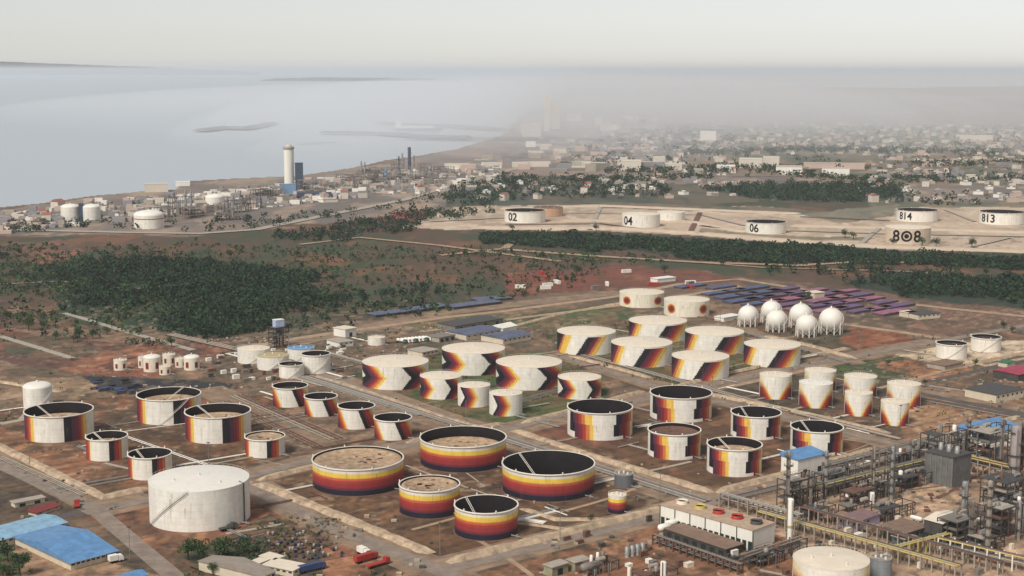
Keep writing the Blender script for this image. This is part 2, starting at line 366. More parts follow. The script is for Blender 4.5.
# low breakwaters
def strip(pts, wid, z, m, name, kind='structure', h=None):
    """flat ribbon through picture points"""
    P = [at(x, y, 0) for x, y in pts]; vs = []; n = len(P)
    for i, p in enumerate(P):
        d = (P[min(i+1,n-1)]-P[max(i-1,0)]); d.normalize(); q = Vector((-d.y, d.x, 0))*wid/2
        vs += [(p.x-q.x, p.y-q.y, z), (p.x+q.x, p.y+q.y, z)]
    b = MB(); b.add(vs, [(2*i, 2*i+2, 2*i+3, 2*i+1) for i in range(n-1)]); o = b.build(name, m); o['kind'] = kind; return o
def bank(pts, wid, h, m, name='earth_bank', top=.45):
    P = [at(x, y, 0) for x, y in pts]; vs = []; n = len(P); fine = []
    for i in range(n-1):
        L = (P[i+1]-P[i]).length; k = max(1, int(L/6))
        for j in range(k): fine.append(P[i].lerp(P[i+1], j/k))
    fine.append(P[-1]); P = fine; n = len(P)
    for i, p in enumerate(P):
        d = (P[min(i+1,n-1)]-P[max(i-1,0)]); d.normalize(); q = Vector((-d.y, d.x, 0))
        ww = wid*random.uniform(.78,1.15)/2; hh = h*random.uniform(.85,1.1); end = (i in (0, n-1))
        for s_, z in ((-1,-.1),(-top,hh),(top,hh),(1,-.1)): vs.append((p.x+q.x*ww*s_, p.y+q.y*ww*s_, -.1 if end else z))
    fs = [(4*i+j, 4*(i+1)+j, 4*(i+1)+j+1, 4*i+j+1) for i in range(n-1) for j in range(3)]
    b = MB(); b.add(vs, fs); o = b.build(name, m); o['kind'] = 'structure'; return o
RK = mat('rock', (118,118,120), .95, .05, .3)
for pts, wd in (([(200,131),(226,128),(244,129),(272,124)], 60), ([(322,133),(380,134),(420,137),(470,138)], 50), ([(380,123),(400,125),(445,126),(500,130)], 70), ([(395,131),(440,131)], 40)):
    bank(pts, wd, 3+4, RK, 'breakwater')
# ---- roads and tracks
M_SHO = mat('trodden_shoulder', (140,116,94), .95, .10, .5)
for k, (pts, wd) in enumerate([([(296,366),(430,416),(511,441),(712,503)], 30), ([(249,484),(317,519),(440,572),(480,592)], 22), ([(425,572),(663,513),(787,480),(1024,422),(1200,378)], 24), ([(84,512),(249,477),(313,461),(402,448),(511,429),(649,398),(729,382),(817,363),(900,348),(940,341)], 26), ([(205,388),(330,442)], 24), ([(556,352),(655,385),(787,415),(905,447)], 24), ([(-200,372),(0,458),(92,505)], 16), ([(740,328),(860,364)], 14), ([(905,388),(1024,410),(1200,440)], 24), ([(280,345),(448,312),(620,292)], 24)]):
    strip(pts, wd, .018+.003*k, M_SHO, 'dirt_track_or_shade')
Z1, Z2, Z3 = .06, .10, .14
strip([(-200,376),(0,465),(92,507),(170,573),(235,630)], 8.5, Z1, M_ROAD, 'road')
strip([(-200,560),(0,530),(60,517),(88,510)], 7.5, Z2, M_ASPH, 'road')
strip([(84,513),(152,499),(249,476),(313,460),(402,447),(511,428),(567,414),(649,398),(729,381),(817,363),(900,348),(940,341),(1080,316)], 8.5, Z3, M_ROAD, 'road')
strip([(249,486),(317,521),(436,569),(500,600)], 9, Z1, M_ROAD, 'road')
strip([(430,573),(663,515),(787,482),(1024,424),(1200,380)], 9.5, Z2, M_ROAD, 'road')
strip([(240,345),(330,378),(430,412),(511,438),(702,500)], 8, Z1, M_ROAD, 'road')
strip([(560,356),(655,386),(787,417),(905,447)], 7, Z1, M_ROAD, 'road')
strip([(724,388),(803,371),(880,388),(973,363),(1060,346)], 5, Z2, M_DIRT, 'dirt_track_or_shade')
strip([(850,325),(900,332),(940,338)], 9, Z1, M_DIRT, 'dirt_track_or_shade')
strip([(905,391),(1024,414),(1200,446)], 8, Z1, M_ASPH, 'road')
strip([(905,385),(960,375),(1040,356),(1150,336)], 6, Z2, M_ASPH, 'road')
strip([(65,313),(125,331),(193,350)], 6, Z1, M_CONC, 'dirt_track_or_shade')
strip([(-60,318),(0,336),(72,358)], 6, Z1, M_CONC, 'dirt_track_or_shade')
strip([(230,350),(300,338),(448,317),(497,312),(620,296),(680,284),(738,279),(845,296),(944,308),(1080,322)], 9, Z2, M_DIRT, 'dirt_track_or_shade')
strip([(420,332),(520,318),(640,303),(740,286)], 7, Z3, M_DIRT, 'dirt_track_or_shade')
strip([(-200,226),(0,230),(130,233),(200,234),(256,230),(305,220),(350,211),(405,200),(470,180),(520,168)], 16, Z1+.8, M_CONC, 'road')
strip([(505,250),(600,257),(700,263),(800,266),(860,262),(940,264)], 12, Z1+.8, M_DIRT, 'dirt_track_or_shade')
strip([(440,256),(505,249),(520,236)], 10, Z2+.8, M_DIRT, 'dirt_track_or_shade')
strip([(300,245),(360,238),(440,246),(560,262)], 9, Z2+.8, M_DIRT, 'dirt_track_or_shade')
strip([(0,285),(60,282),(130,290),(200,284)], 4, Z2+.9, M_DIRT, 'dirt_track_or_shade')
strip([(0,400),(30,392),(66,390)], 7, Z2, M_DIRT, 'dirt_track_or_shade')
strip([(0,424),(22,420),(30,412)], 6, Z3, M_CONC, 'dirt_track_or_shade')
strip([(660,260),(760,268),(900,272),(1050,282)], 6, Z2+.8, M_DIRT, 'dirt_track_or_shade')
for k in range(9):   # roads of the far town
    y = 134+k*6
    strip([(640+k*8,y),(1100,y+random.uniform(-4,4))], 9, Z2+.8, M_ROAD, 'road')
# ---- earth banks round the tank compounds
bank([(-60,425),(0,447),(104,498),(150,488)], 6.5, 1.6, M_BEIGE)
bank([(256,483),(431,554)], 6.5, 1.8, M_BEIGE)
bank([(446,563),(560,535),(668,508)], 6.5, 1.8, M_BEIGE)
bank([(256,481),(330,463)], 5, 1.5, M_BEIGE)
bank([(405,443),(505,423)], 4.5, 1.4, M_BEIGE)
bank([(512,430),(600,459),(712,493)], 5.5, 1.6, M_BEIGE)
bank([(716,493),(787,474),(880,449)], 6.5, 1.8, M_BEIGE)
bank([(310,376),(345,385),(440,417),(498,434)], 5.0, 1.4, M_BEIGE)
bank([(520,424),(570,411),(645,391)], 4.5, 1.3, M_BEIGE)
bank([(660,392),(712,377),(800,358),(850,348)], 4.5, 1.3, M_BEIGE)
bank([(570,356),(650,378)], 4.5, 1.2, M_BEIGE)
bank([(700,393),(787,410),(890,434)], 5.5, 1.4, M_BEIGE)
bank([(762,336),(810,346),(856,359)], 5.5, 1.4, M_BEIGE)
bank([(908,444),(1024,416)], 5, 1.3, M_BEIGE)
bank([(520,508),(556,520),(610,520)], 4, 1.0, M_BEIGE)
bank([(486,520),(540,526),(580,532)], 3, .8, M_BEIGE)
bank([(640,300),(560,314),(500,330)], 5, 1.0, M_BEIGE)
bank([(-60,368),(0,382),(60,392)], 5, 1.0, M_BEIGE)
bank([(940,353),(985,366),(1040,356)], 4, .9, M_BEIGE)
# sandy terraces that hold the numbered tanks
for pts, wd, h in (([(470,228),(560,229),(620,229),(700,234)], 24, 2.6), ([(560,221),(690,222),(745,232)], 22, 2), ([(700,234),(800,242),(880,247),(1024,252),(1150,258)], 26, 2.4), ([(790,226),(870,228),(1000,232),(1120,236)], 22, 2.2), ([(500,209),(600,206),(700,210),(800,214)], 22, 2)):
    bank(pts, wd, h, mat('terrace_sand', (190,170,148), .95, .03, .14), 'earth_bank')

for pts, wd in (([(505,225),(600,224),(640,229)],7), ([(560,213),(700,215),(745,226)],6), ([(700,226),(745,231)],7), ([(790,231),(880,234),(1024,237),(1140,240)],8), ([(800,217),(890,221)],7), ([(945,210),(975,222)],6), ([(860,245),(880,228)],6), ([(700,213),(690,233)],7), ([(600,208),(590,230)],6), ([(960,250),(1010,238)],6), ([(430,222),(505,218)],8)):
    strip(pts, wd, Z3+.9, M_RUST if wd == 7 else M_CONC, 'dirt_track_or_shade')  # darker strips imitate shadow lines of the terrace banks and walls

for pts in TRACKS:
    P = [Vector((x, y, 0)) for x, y in pts]; b = MB(); vs = []; n = len(P); wd = random.choice([.9, 1.4, 2.4])
    for i, p in enumerate(P):
        d = (P[min(i+1,n-1)]-P[max(i-1,0)]); d.normalize(); q = Vector((-d.y, d.x, 0))*wd/2; vs += [(p.x-q.x, p.y-q.y, .03), (p.x+q.x, p.y+q.y, .03)]
    b.add(vs, [(2*i, 2*i+2, 2*i+3, 2*i+1) for i in range(n-1)]); b.build('dirt_track_or_shade', random.choice([M_DIRT, M_CONC, M_RUST]))['kind'] = 'structure'
# ------------------------------------------------------------ storage tanks
Pc = {k: np.array(s2l(v)) for k, v in dict(w=(232,226,213), k=(17,14,22), p=(78,36,62), m=(112,38,46), r=(164,56,46), o=(202,116,64), y=(228,188,84), c=(238,220,172), q=(230,221,200), n=(24,26,42), R=(146,48,52), O=(192,92,70), Y=(230,194,78), l=(224,216,202)).items()}
def ramp(v, stops):
    """v array, stops [(limit, key)...] ascending; first limit above v wins"""
    out = np.zeros(v.shape+(3,)); done = np.zeros(v.shape, bool)
    for lim, k in stops:
        m = (v < lim) & ~done; out[m] = Pc[k]; done |= m
    out[~done] = Pc[stops[-1][1]]
    return out
def pat_stripes(s, t):     # upright bars
    return ramp(s, [(-.95,'p'),(-.90,'m'),(-.86,'r'),(-.82,'o'),(-.74,'y'),(-.70,'c'),(.13,'w'),(.36,'k'),(.46,'p'),(.54,'m'),(.62,'r'),(.68,'o'),(.77,'y'),(.82,'c'),(9,'w')])
def pat_stripes_red(s, t):
    return ramp(s, [(-.96,'m'),(-.88,'r'),(-.80,'o'),(-.74,'c'),(.08,'w'),(.30,'k'),(.40,'m'),(.56,'r'),(.68,'o'),(.74,'c'),(9,'w')])
def pat_lean(s, t):        # bars leaning to the left at the top
    u = s+(t-.5)*.42
    return ramp(u, [(-1.1,'k'),(-.97,'m'),(-.85,'r'),(-.75,'o'),(-.66,'y'),(.26,'w'),(.48,'k'),(.62,'m'),(.80,'r'),(.90,'o'),(1.0,'y'),(9,'w')])
def chev(s0, s1, left=True, sc=1):
    def f(s, t):
        u = s-.30*(1-np.abs(2*t-1))
        if sc != 1: u = np.where(u > s0-.25, s0+(u-s0)/sc, u)
        o = ramp(u, [(s0-.25,'w'),(s0-.06,'k'),(s0+.04,'p'),(s0+.11,'m'),(s0+.19,'r'),(s0+.28,'o'),(s0+.37,'y'),(s0+.42,'c'),(s1,'w'),(s1+.17,'k'),(s1+.25,'p'),(s1+.34,'m'),(s1+.42,'r'),(s1+.50,'o'),(s1+.57,'y'),(9,'w')])
        return o
    return f
def diag(k0, left=-.98, yel=False):
    def f(s, t):
        u = s-(t-.5)*.42
        u2 = s-(t-.5)*.22
        a = [(left+.03,'k'),(left+.08,'p'),(left+.14,'m' if not yel else 'o'),(left+.22,'o' if not yel else 'y'),(left+.33,'y'),(left+.38,'c')]
        o = ramp(u2, a+[(9,'w')])
        if yel: q = [(k0,'w'),(k0+.24,'k'),(k0+.31,'p'),(k0+.40,'m'),(k0+.50,'o'),(k0+.66,'y'),(9,'w')]
        else: q = [(k0,'w'),(k0+.22,'k'),(k0+.31,'p'),(k0+.42,'m'),(k0+.52,'r'),(k0+.62,'o'),(k0+.74,'y'),(k0+.79,'c'),(9,'w')]
        o2 = ramp(u, q); top = t > .93
        m = (u > k0) & (u < k0+.79) & ~top
        o[m] = o2[m]; return o
    return f
def pat_steps(s, t):
    o = ramp(s, [(-.90,'w'),(-.81,'k'),(9,'w')])
    up = t > .55
    o2 = ramp(s, [(-.81,'k'),(-.74,'p'),(-.66,'m'),(-.54,'r'),(-.44,'o'),(-.24,'y'),(-.20,'c'),(9,'w')])
    o3 = ramp(s, [(-.75,'k'),(-.64,'p'),(-.52,'m'),(-.42,'r'),(-.32,'o'),(-.19,'y'),(-.15,'c'),(9,'w')])
    m = (s > -.83) & (s < -.15); o[m] = np.where(up[...,None], o2, o3)[m]
    m = (s > -.92) & (s < -.76) & (t < .22); o[m] = Pc['w']
    r2 = ramp(s+np.where(up, .0, .05), [(.48,'w'),(.64,'k'),(.70,'p'),(.80,'m'),(.88,'r'),(.95,'o'),(9,'c')])
    m = (s > .42); o[m] = r2[m]
    m = (s > .42) & (s < .72) & (t < .13); o[m] = Pc['w']
    m = t > .93; o[m] = Pc['w']
    return o
def pat_flame(s, t):
    d = np.abs(s)-(.12+.80*t); o = ramp(d, [(0,'w'),(.06,'c'),(.14,'y'),(.24,'o'),(.42,'r'),(.9,'m'),(9,'m')])
    m = (t > .80) | (np.abs(s) > .97); o[m] = Pc['w']
    fade = np.clip((t-.45)/.35, 0, 1)[...,None]; o = o*(1-fade)+np.where((d > 0)[...,None], Pc['c'], o)*fade
    return o
def pat_bands(s, t):
    return ramp(t, [(.20,'n'),(.24,'p'),(.31,'m'),(.46,'R'),(.57,'r'),(.63,'O'),(.65,'o'),(.83,'Y'),(9,'l')])
def pat_dots(s, t):
    d = np.sqrt((np.minimum(np.abs(s+.66), np.abs(s-.72))*1.15)**2+((t-.5)*.62)**2)
    return ramp(d, [(.11,'m'),(.15,'r'),(.18,'o'),(.21,'y'),(9,'q')])
def pat_squares(s, t):
    d = np.maximum(np.minimum(np.abs(s+.58), np.abs(s-.55))*1.0, np.abs(t-.45)*.8)
    return ramp(d, [(.15,'m'),(.19,'o'),(9,'q')])
def pat_white(s, t): return ramp(s*0, [(9,'w')])
def pat_redline(s, t): return ramp(t, [(.70,'w'),(.78,'r'),(9,'w')])
WALLCACHE = {}
def wall_mesh(r, h, pat, n, rows, r0=None):
    r0 = r if r0 is None else r0
    ts = np.linspace(0, 1, rows+1); th = 2*PI*np.arange(n)/n
    TH, T = np.meshgrid(th, ts)
    me = bpy.data.meshes.new('wall')
    vs = np.stack([r*np.sin(TH), -r*np.cos(TH), T*h], -1).reshape(-1,3).astype(np.float32)
    idx = np.arange((rows+1)*n).reshape(rows+1, n); j = np.roll(idx, -1, 1)
    q = np.stack([idx[:-1], j[:-1], j[1:], idx[1:]], -1).reshape(-1,4)
    tm, hm = np.meshgrid((ts[:-1]+ts[1:])/2, th+PI/n, indexing='ij')
    front = np.cos(hm) > -.12
    C = pat(np.sin(hm), tm); C[~front] = Pc['w'] if pat is not pat_bands else C[~front]
    rs_ = np.random.RandomState(int(r*97+h*13) % 9999)
    C = C*(1-.045*((np.arange(rows) % max(2, rows//6)) == 0))[:, None, None]            # plate seams
    for _ in range(n//7):                                                              # rust runs
        j0 = rs_.randint(n); top_ = rs_.uniform(.5, 1.0); ln = rs_.uniform(.15, .6); k_ = rs_.uniform(.1, .38)
        a_ = np.where((ts[:-1] < top_) & (ts[:-1] > top_-ln), k_*(1-(top_-ts[:-1])/ln*.7), 0)[:, None]
        C[:, j0] = C[:, j0]*(1-a_)+np.array(s2l((120,92,72)))*a_
    me.vertices.add(len(vs)); me.vertices.foreach_set('co', vs.ravel())
    me.loops.add(q.size); me.loops.foreach_set('vertex_index', q.ravel().astype(np.int32))
    me.polygons.add(len(q)); me.polygons.foreach_set('loop_start', np.arange(0, q.size, 4, dtype=np.int32))
    me.polygons.foreach_set('use_smooth', np.ones(len(q), bool))
    me.update(calc_edges=True)
    a = me.color_attributes.new('paint', 'FLOAT_COLOR', 'CORNER')
    a.data.foreach_set('color', np.repeat(np.concatenate([C.reshape(-1,3), np.ones((n*rows,1))],1), 4, 0).astype(np.float32).ravel())
    me.materials.append(M_PAINT); return me
def pix(P):
    v = Vector((P[0], P[1], P[2]-H)); d = v.dot(_f); return 512+F*v.x/d, 288-F*v.dot(_u)/d
def solve(cx, w, yt, yb):
    """centre, radius and height of the upright cylinder whose outline fills the measured columns and rows"""
    P = at(cx, yb); d = Vector((P.x, P.y, 0)).normalized(); r = w/2*dep(P)/F; C = P+d*r; h = 10
    for _ in range(12):
        pts = [pix((C.x+r*math.cos(a), C.y+r*math.sin(a), h*.6)) for a in np.linspace(0, 2*PI, 73)]
        x0, x1 = min(p[0] for p in pts), max(p[0] for p in pts)
        r *= w/(x1-x0); C.x += (cx-(x0+x1)/2)*C.y/F
        by = max(pix((C.x+r*math.cos(a), C.y+r*math.sin(a), 0))[1] for a in np.linspace(0, 2*PI, 73))
        C.y += (by-yb)*C.y/(yb-70)*.9
        d = Vector((C.x, C.y, 0)).normalized(); h = max(height_at(Vector((C.x, C.y, 0))-d*r, yt), 2)
    return Vector((C.x, C.y, 0)), r, h
_b = MB().cb(0,0,0,.55,.5,.9).cb(0,-.05,.9,.4,.3,.25)
FP = bpy.data.meshes.new('foam_pourer'); FP.from_pydata(_b.v, [], _b.f); FP.materials.append(M_WHITE)
_b = MB().lathe([(.5,0),(.5,1),(.02,1.2)], 8)
VT = bpy.data.meshes.new('vent'); VT.from_pydata(_b.v, [], _b.f); VT.materials.append(M_RIM)
LAB = []
FOOT = []   # footprints, so that nothing else is put inside a tank
def tank(label, cx, w, yt, yb, pat=pat_white, roof='cone', depth=.3, group=None, name='storage_tank', stair=1, cat='tank', ladder=None, roofmat=None, fl=None):
    C, r, h = solve(cx, w, yt, yb); FOOT.append((C.x, C.y, r)); LAB.append(label)
    rz = math.atan2(-C.x, C.y)
    t = thing(name, label, cat, (C.x, C.y, 0), rz, group)
    n = 160 if w > 30 else 96; rows = 30 if w > 30 else 20
    link('wall', wall_mesh(r, h, pat, n, rows), t)
    b = MB().lathe([(r+.5,-.1),(r+.5,.1),(r+.05,.16)], 48, cap=False); b.build('foundation', M_RUST, t)
    if roof == 'open':
        z = h*(1-depth)
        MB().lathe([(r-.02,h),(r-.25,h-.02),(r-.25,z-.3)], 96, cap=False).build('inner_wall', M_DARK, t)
        pr = [(r-.9, z), (r-1.6, z+.25), (r*.82, z+.25), (r*.8, z-.1), (.02, z+.05)]
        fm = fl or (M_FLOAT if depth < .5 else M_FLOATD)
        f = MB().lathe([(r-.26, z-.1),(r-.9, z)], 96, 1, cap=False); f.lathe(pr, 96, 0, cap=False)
        rnd = random.Random(int(cx)); 
        for k in range(26 if w > 55 else 10):   # pontoon lids, patches of standing dirt
            a = rnd.uniform(0, 2*PI); q = rnd.uniform(.1,.72)*r; f.cb(q*math.cos(a), q*math.sin(a), z+.02, rnd.uniform(.8,2.6), rnd.uniform(.8,2.6), .14, 2 if rnd.random() < .45 else 0)
        fr_ = f.build('floating_roof', [fm, M_DARK, M_RUST], t)
        rim = MB().lathe([(r+.02,h-.5),(r+.4,h-.45),(r+.4,h+.12),(r-.28,h+.12),(r-.28,h-.04)], 96, cap=False).build('rim', M_RIM, t)
        if ladder is not None:
            a = R(ladder); p0 = Vector((r*.98*math.sin(a), -r*.98*math.cos(a), h+.4)); p1 = Vector((r*.15*math.sin(a+.6), -r*.15*math.cos(a+.6), z+.7))
            l = MB(); sd = (p1-p0).cross(Vector((0,0,1))).normalized()*.45
            l.bar(p0+sd, p1+sd, .13, 4); l.bar(p0-sd, p1-sd, .13, 4)
            for k in range(24): q = p0.lerp(p1, (k+.5)/24); l.bar(q-sd, q+sd, .06, 3)
            l.build('rolling_ladder', M_RIM, fr_)
        for k in range(6 if w > 40 else 3):     # foam pourers on the rim
            a = 2*PI*k/(6 if w > 40 else 3)+.3
            link('foam_pourer', FP, rim, ((r+.25)*math.sin(a), -(r+.25)*math.cos(a), h), a)
    elif roof == 'cone':
        rf = MB().lathe([(r+.03,h-.15),(r+.12,h),(r-.1,h+.05),(r*.5,h+r*.045),(.02,h+r*.075)], 96, cap=False).build('roof', roofmat or M_CREAM, t)
        g = MB(); 
        for i in range(48):   # handrail round the roof edge
            a = 2*PI*i/48; g.bar(((r-.1)*math.sin(a),-(r-.1)*math.cos(a),h),((r-.1)*math.sin(a),-(r-.1)*math.cos(a),h+1), .04, 3)
        for i in range(48):
            a = 2*PI*i/48; a2 = 2*PI*(i+1)/48; g.bar(((r-.1)*math.sin(a),-(r-.1)*math.cos(a),h+1),((r-.1)*math.sin(a2),-(r-.1)*math.cos(a2),h+1), .04, 3)
        g.build('handrail', M_RIM, rf)
        for vx, vy in ((0,0),(.4,-.5),(-.5,-.2)): link('vent', VT, rf, (vx*r, vy*r, h+r*.075*(1-math.hypot(vx,vy))-.05))
    elif roof == 'dome':
        pr = [(r+.03,h-.1)]+[(r*math.cos(a), h+r*.32*math.sin(a)) for a in np.linspace(0, PI/2*.98, 9)]
        MB().lathe(pr, 64, cap=False).build('roof', roofmat or M_WHITE2, t)
        MB().lathe([(r*.08,h+r*.3),(r*.08,h+r*.3+1),(.02,h+r*.3+1.2)], 10).build('vent', M_WHITE2, t)
    if stair:
        s_ = MB(); a0 = {1:-.35, 2:.25, 3:-1.25, 4:2.0}[stair]; L = h*1.25/r
        N = 30; last = None
        for k in range(N+1):
            a = a0+(L*k/N)*(-1 if stair == 2 or stair == 3 and False else 1); z = h*k/N; q = r+.55
            P = Vector((q*math.sin(a), -q*math.cos(a), z))
            if last is not None: s_.bar(last, P, .16, 4); s_.bar(last+Vector((0,0,1)), P+Vector((0,0,1)), .05, 3)
            last = P
        s_.build('stair', M_RIM if stair != 3 else M_STEELD, t)
    pn = MB(); a = .9 if stair != 2 else -.8    # inlet pipe with valve at the foot
    pn.bar((r*math.sin(a),-r*math.cos(a),.9), ((r+5)*math.sin(a),-(r+5)*math.cos(a),.9), .28, 6); pn.cb((r+3)*math.sin(a),-(r+3)*math.cos(a),.3,.9,.9,1.3)
    pn.build('inlet_pipe', M_SILVER, t)
    return t
G = 'open tanks with upright colour bars'
tank('large open tank with upright colour bars in front of the white domed silo', 59, 69.5, 417, 443.3, pat_stripes, 'open', .42, G, ladder=-140, stair=4)
tank('large open tank with upright colour bars, farthest back at left, diagonal stair on its face', 169, 64.5, 400.5, 425.5, pat_stripes, 'open', .30, G, ladder=150, stair=1)
tank('large open tank with upright colour bars just behind the big plain white tank', 218, 66, 418, 444.3, pat_stripes, 'open', .34, G, ladder=-140, stair=4)
G = 'small open tanks with red and black bars'
tank('small open tank with red bars right beside the large tank at the far left', 107, 42, 440.5, 461.8, pat_stripes_red, 'open', .35, G, ladder=-140, stair=4)
tank('small open-top tank with red bars, partly hidden by the big plain white tank', 150, 44, 458.5, 480.8, pat_stripes_red, 'open', .5, G, ladder=-140, stair=4)
tank('small open-top tank with red bars whose sand coloured roof sits almost at the rim', 265, 40, 440.5, 458.6, pat_stripes_red, 'open', .07, G, stair=4)
tank('white domed silo-like tank at the left edge, behind the barred tanks', 37.7, 29.5, 389, 410, pat_white, 'dome', cat='tank')
tank('biggest plain white tank, flat roofed, with a dark stair up its side', 199.3, 101, 492, 532.8, pat_white, 'cone', name='storage_tank', stair=3, roofmat=M_WHITE2)
BT = bpy.data.objects[[o.name for o in bpy.data.objects if o.get('label','').startswith('biggest plain white')][0]]; _C, _r, _h = solve(199.3, 101, 492, 532.8)
_b = MB(); _x, _y = (_r+.4)*math.sin(1.02), -(_r+.4)*math.cos(1.02); _b.bar((_x,_y,.4),(_x,_y,_h*.98),.3,6); _b.bar((_x,_y,_h*.98),(_x*.9,_y*.9,_h+.5),.3,6); _b.build('down_pipe', M_STEELD, BT)
MB().cb((_r+2)*math.sin(.6), -(_r+2)*math.cos(.6), 0, 5, 2.4, 2).build('pump_box', M_STEELD, BT)
G = 'plain white tanks by the flare tower'
tank('plain white tank with a cream roof, leftmost beside the dark flare tower', 253.7, 32.5, 351, 364.5, pat_white, 'cone', group=G)
tank('plain white tank with a yellowish rim, second from the left by the dark flare tower', 273, 32, 358, 371, pat_white, 'cone', group=G, roofmat=mat('khaki_roof', (176,160,120), .8, .3, .2))
tank('small plain white tank, nearest and lowest of those by the dark flare tower', 291.5, 25, 366, 379, pat_white, 'open', .15, group=G, fl=M_FLOATD)
tank('scuffed white tank with a black open top by the dark flare tower', 316, 29, 356, 374.5, pat_white, 'open', .6, group=G)
tank('white tank with a bluish roof, half hidden behind the plain white tanks', 301, 27, 350, 361, pat_white, 'cone', group=G, roofmat=M_BLUE)
G = 'row of open tanks with leaning bars'
tank('open tank with leaning red and black bars, farthest back of its row of four', 290.3, 35.5, 389, 408, pat_lean, 'open', .25, G, fl=M_FLOATD, stair=4)
tank('open tank with leaning red and black bars, second of its row of four', 321, 33, 399.5, 417.5, pat_lean, 'open', .7, G, stair=4)
tank('open tank with leaning red and black bars, third of its row of four', 356.5, 37, 409.5, 430, pat_lean, 'open', .7, G, stair=4)
tank('open tank with leaning red and black bars, nearest of its row of four', 393, 37.5, 421.5, 441, pat_lean, 'open', .6, G, stair=4)
G = 'cream roofed tanks with arrow chevrons'
tank('wide chevron painted tank with cream roof at the left end of the chevron group', 395.5, 66.3, 367.5, 390.5, chev(-.95,.17), 'cone', group=G, stair=4)
tank('wide chevron painted tank farthest back in the chevron group, with a white roof', 473.5, 63, 354, 376, chev(-.92,.22), 'cone', group=G, stair=4)
tank('widest chevron painted tank, in the middle of the chevron group', 529, 66, 368, 390.8, chev(-.94,.24), 'cone', group=G, stair=4)
tank('small chevron tank between the leftmost wide chevron tank and the two smallest', 441, 42, 379.5, 400, chev(-1.0,.16), 'cone', group=G, stair=4)
tank('small chevron tank with its arrow on the left half, left of the smallest pair', 474, 32.5, 388, 408, chev(-.62,1.2,sc=1.5), 'cone', group=G, stair=4)
tank('smallest chevron tank, nearest of the group, with one arrow over most of its wall', 505.8, 33, 396, 416.8, chev(-.55,1.3,sc=1.5), 'cone', group=G, stair=4)
tank('small chevron tank at the right end of the chevron group', 579.5, 43.3, 381, 400, chev(-.80,.30), 'cone', group=G, stair=4)
G = 'cream roofed tanks with slanted bars'
tank('cream roofed tank with yellow and black slanted bars, at the left end of its group', 586.3, 58.5, 336, 355.8, diag(-.14, -.94, True), 'cone', group=G, stair=4)
tank('cream roofed tank with slanted flame bars, just in front of the two dotted tanks', 657.8, 58, 325, 343, diag(.10), 'cone', group=G, stair=4)
tank('cream roofed tank with slanted flame bars, second from the left in the front row', 641.7, 61.3, 347.5, 368, diag(-.08), 'cone', group=G, stair=4)
tank('cream roofed tank with slanted flame bars in the middle right, with a tan stripe', 714.5, 59, 336, 355.5, diag(.12), 'cone', group=G, stair=4)
tank('cream roofed tank with slanted flame bars, nearest to the gas spheres', 772.2, 56.7, 349, 368, diag(.05), 'cone', group=G, stair=4)
tank('cream roofed tank with slanted flame bars, nearest to the stepped-pattern open tanks', 700.4, 57.5, 361, 381, diag(-.06), 'cone', group=G, stair=4)
G = 'tanks with two red dots'
tank('cream tank with two dark red dots, the left one of the pair', 641.8, 44.6, 295, 308.3, pat_dots, 'cone', group=G, stair=4)
tank('cream tank with two dark red dots, the right one of the pair', 686.7, 45.6, 302.5, 317.5, pat_dots, 'cone', group=G, stair=4)
G = 'open tanks with a stepped flame pattern'
tank('open tank with stepped flame pattern at the left of its group, beside the long road', 600, 65, 413.8, 441, pat_steps, 'open', .62, G, stair=0)
tank('open tank with stepped flame pattern, farthest back of its group, black inside', 681, 61.8, 398.8, 423, pat_steps, 'open', .62, G, stair=0)
tank('open tank with stepped flame pattern in the second row, with a rolling ladder', 756, 50.3, 417.5, 440.5, pat_steps, 'open', .62, G, stair=0, ladder=-140)
tank('open tank with stepped flame pattern and a brown roof close to its rim', 674.3, 52.8, 435.5, 460.5, pat_steps, 'open', .12, G, stair=0, fl=M_RUST)
tank('open tank with stepped flame pattern, nearest of its group, pale roof half way down', 734.5, 55, 450.5, 477.5, pat_steps, 'open', .30, G, stair=0, ladder=-140)
tank('open tank with stepped flame pattern standing right behind the blue roofed plant shed', 816.8, 52.8, 432.5, 456.5, pat_steps, 'open', .5, G, stair=0, ladder=-140)
G = 'tall tanks with flame triangles'
tank('tank with flame triangles at the left end of its group', 775.7, 32.4, 377.5, 400, pat_flame, 'cone', group=G, stair=4)
tank('cream tank with flame triangles, half hidden behind the brightest white one', 820.3, 31.6, 373, 393, pat_flame, 'cone', group=G, stair=4)
tank('brightest white tank with flame triangles and a level top', 815.8, 33.8, 385.5, 408.8, pat_flame, 'cone', group=G, roofmat=M_WHITE2, stair=4)
tank('cream tank with flame triangles, farthest back of its group', 860.4, 33.2, 379, 399, pat_flame, 'cone', group=G, stair=4)
tank('narrow tank with flame triangles in front of the farthest cream one', 858.5, 28, 395, 417, pat_flame, 'cone', group=G, stair=4)
tank('cream tank with flame triangles at the right end of its group', 903.9, 34.2, 386.5, 408.5, pat_flame, 'cone', group=G, stair=4)
tank('narrow tank with flame triangles, nearest and rightmost of the front row', 894.8, 28.5, 404, 426.5, pat_flame, 'cone', group=G, stair=4)
G = 'banded black red and yellow tanks'
tank('banded tank with a sand covered roof at the rim, at the left of its group', 358, 91, 470, 496.4, pat_bands, 'open', .06, G, stair=0)
tank('banded tank with black inner wall and sandy roof half way down, farthest of its group', 463.2, 86, 447.5, 472.8, pat_bands, 'open', .42, G, fl=M_FLOAT, stair=0)
tank('largest banded tank, all black inside with a rolling ladder', 548.5, 92.2, 475, 502, pat_bands, 'open', .93, G, stair=0, ladder=-138, fl=M_BLACK)
tank('small banded tank with a sand covered roof at the rim', 429.6, 60.4, 492, 519, pat_bands, 'open', .05, G, stair=0)
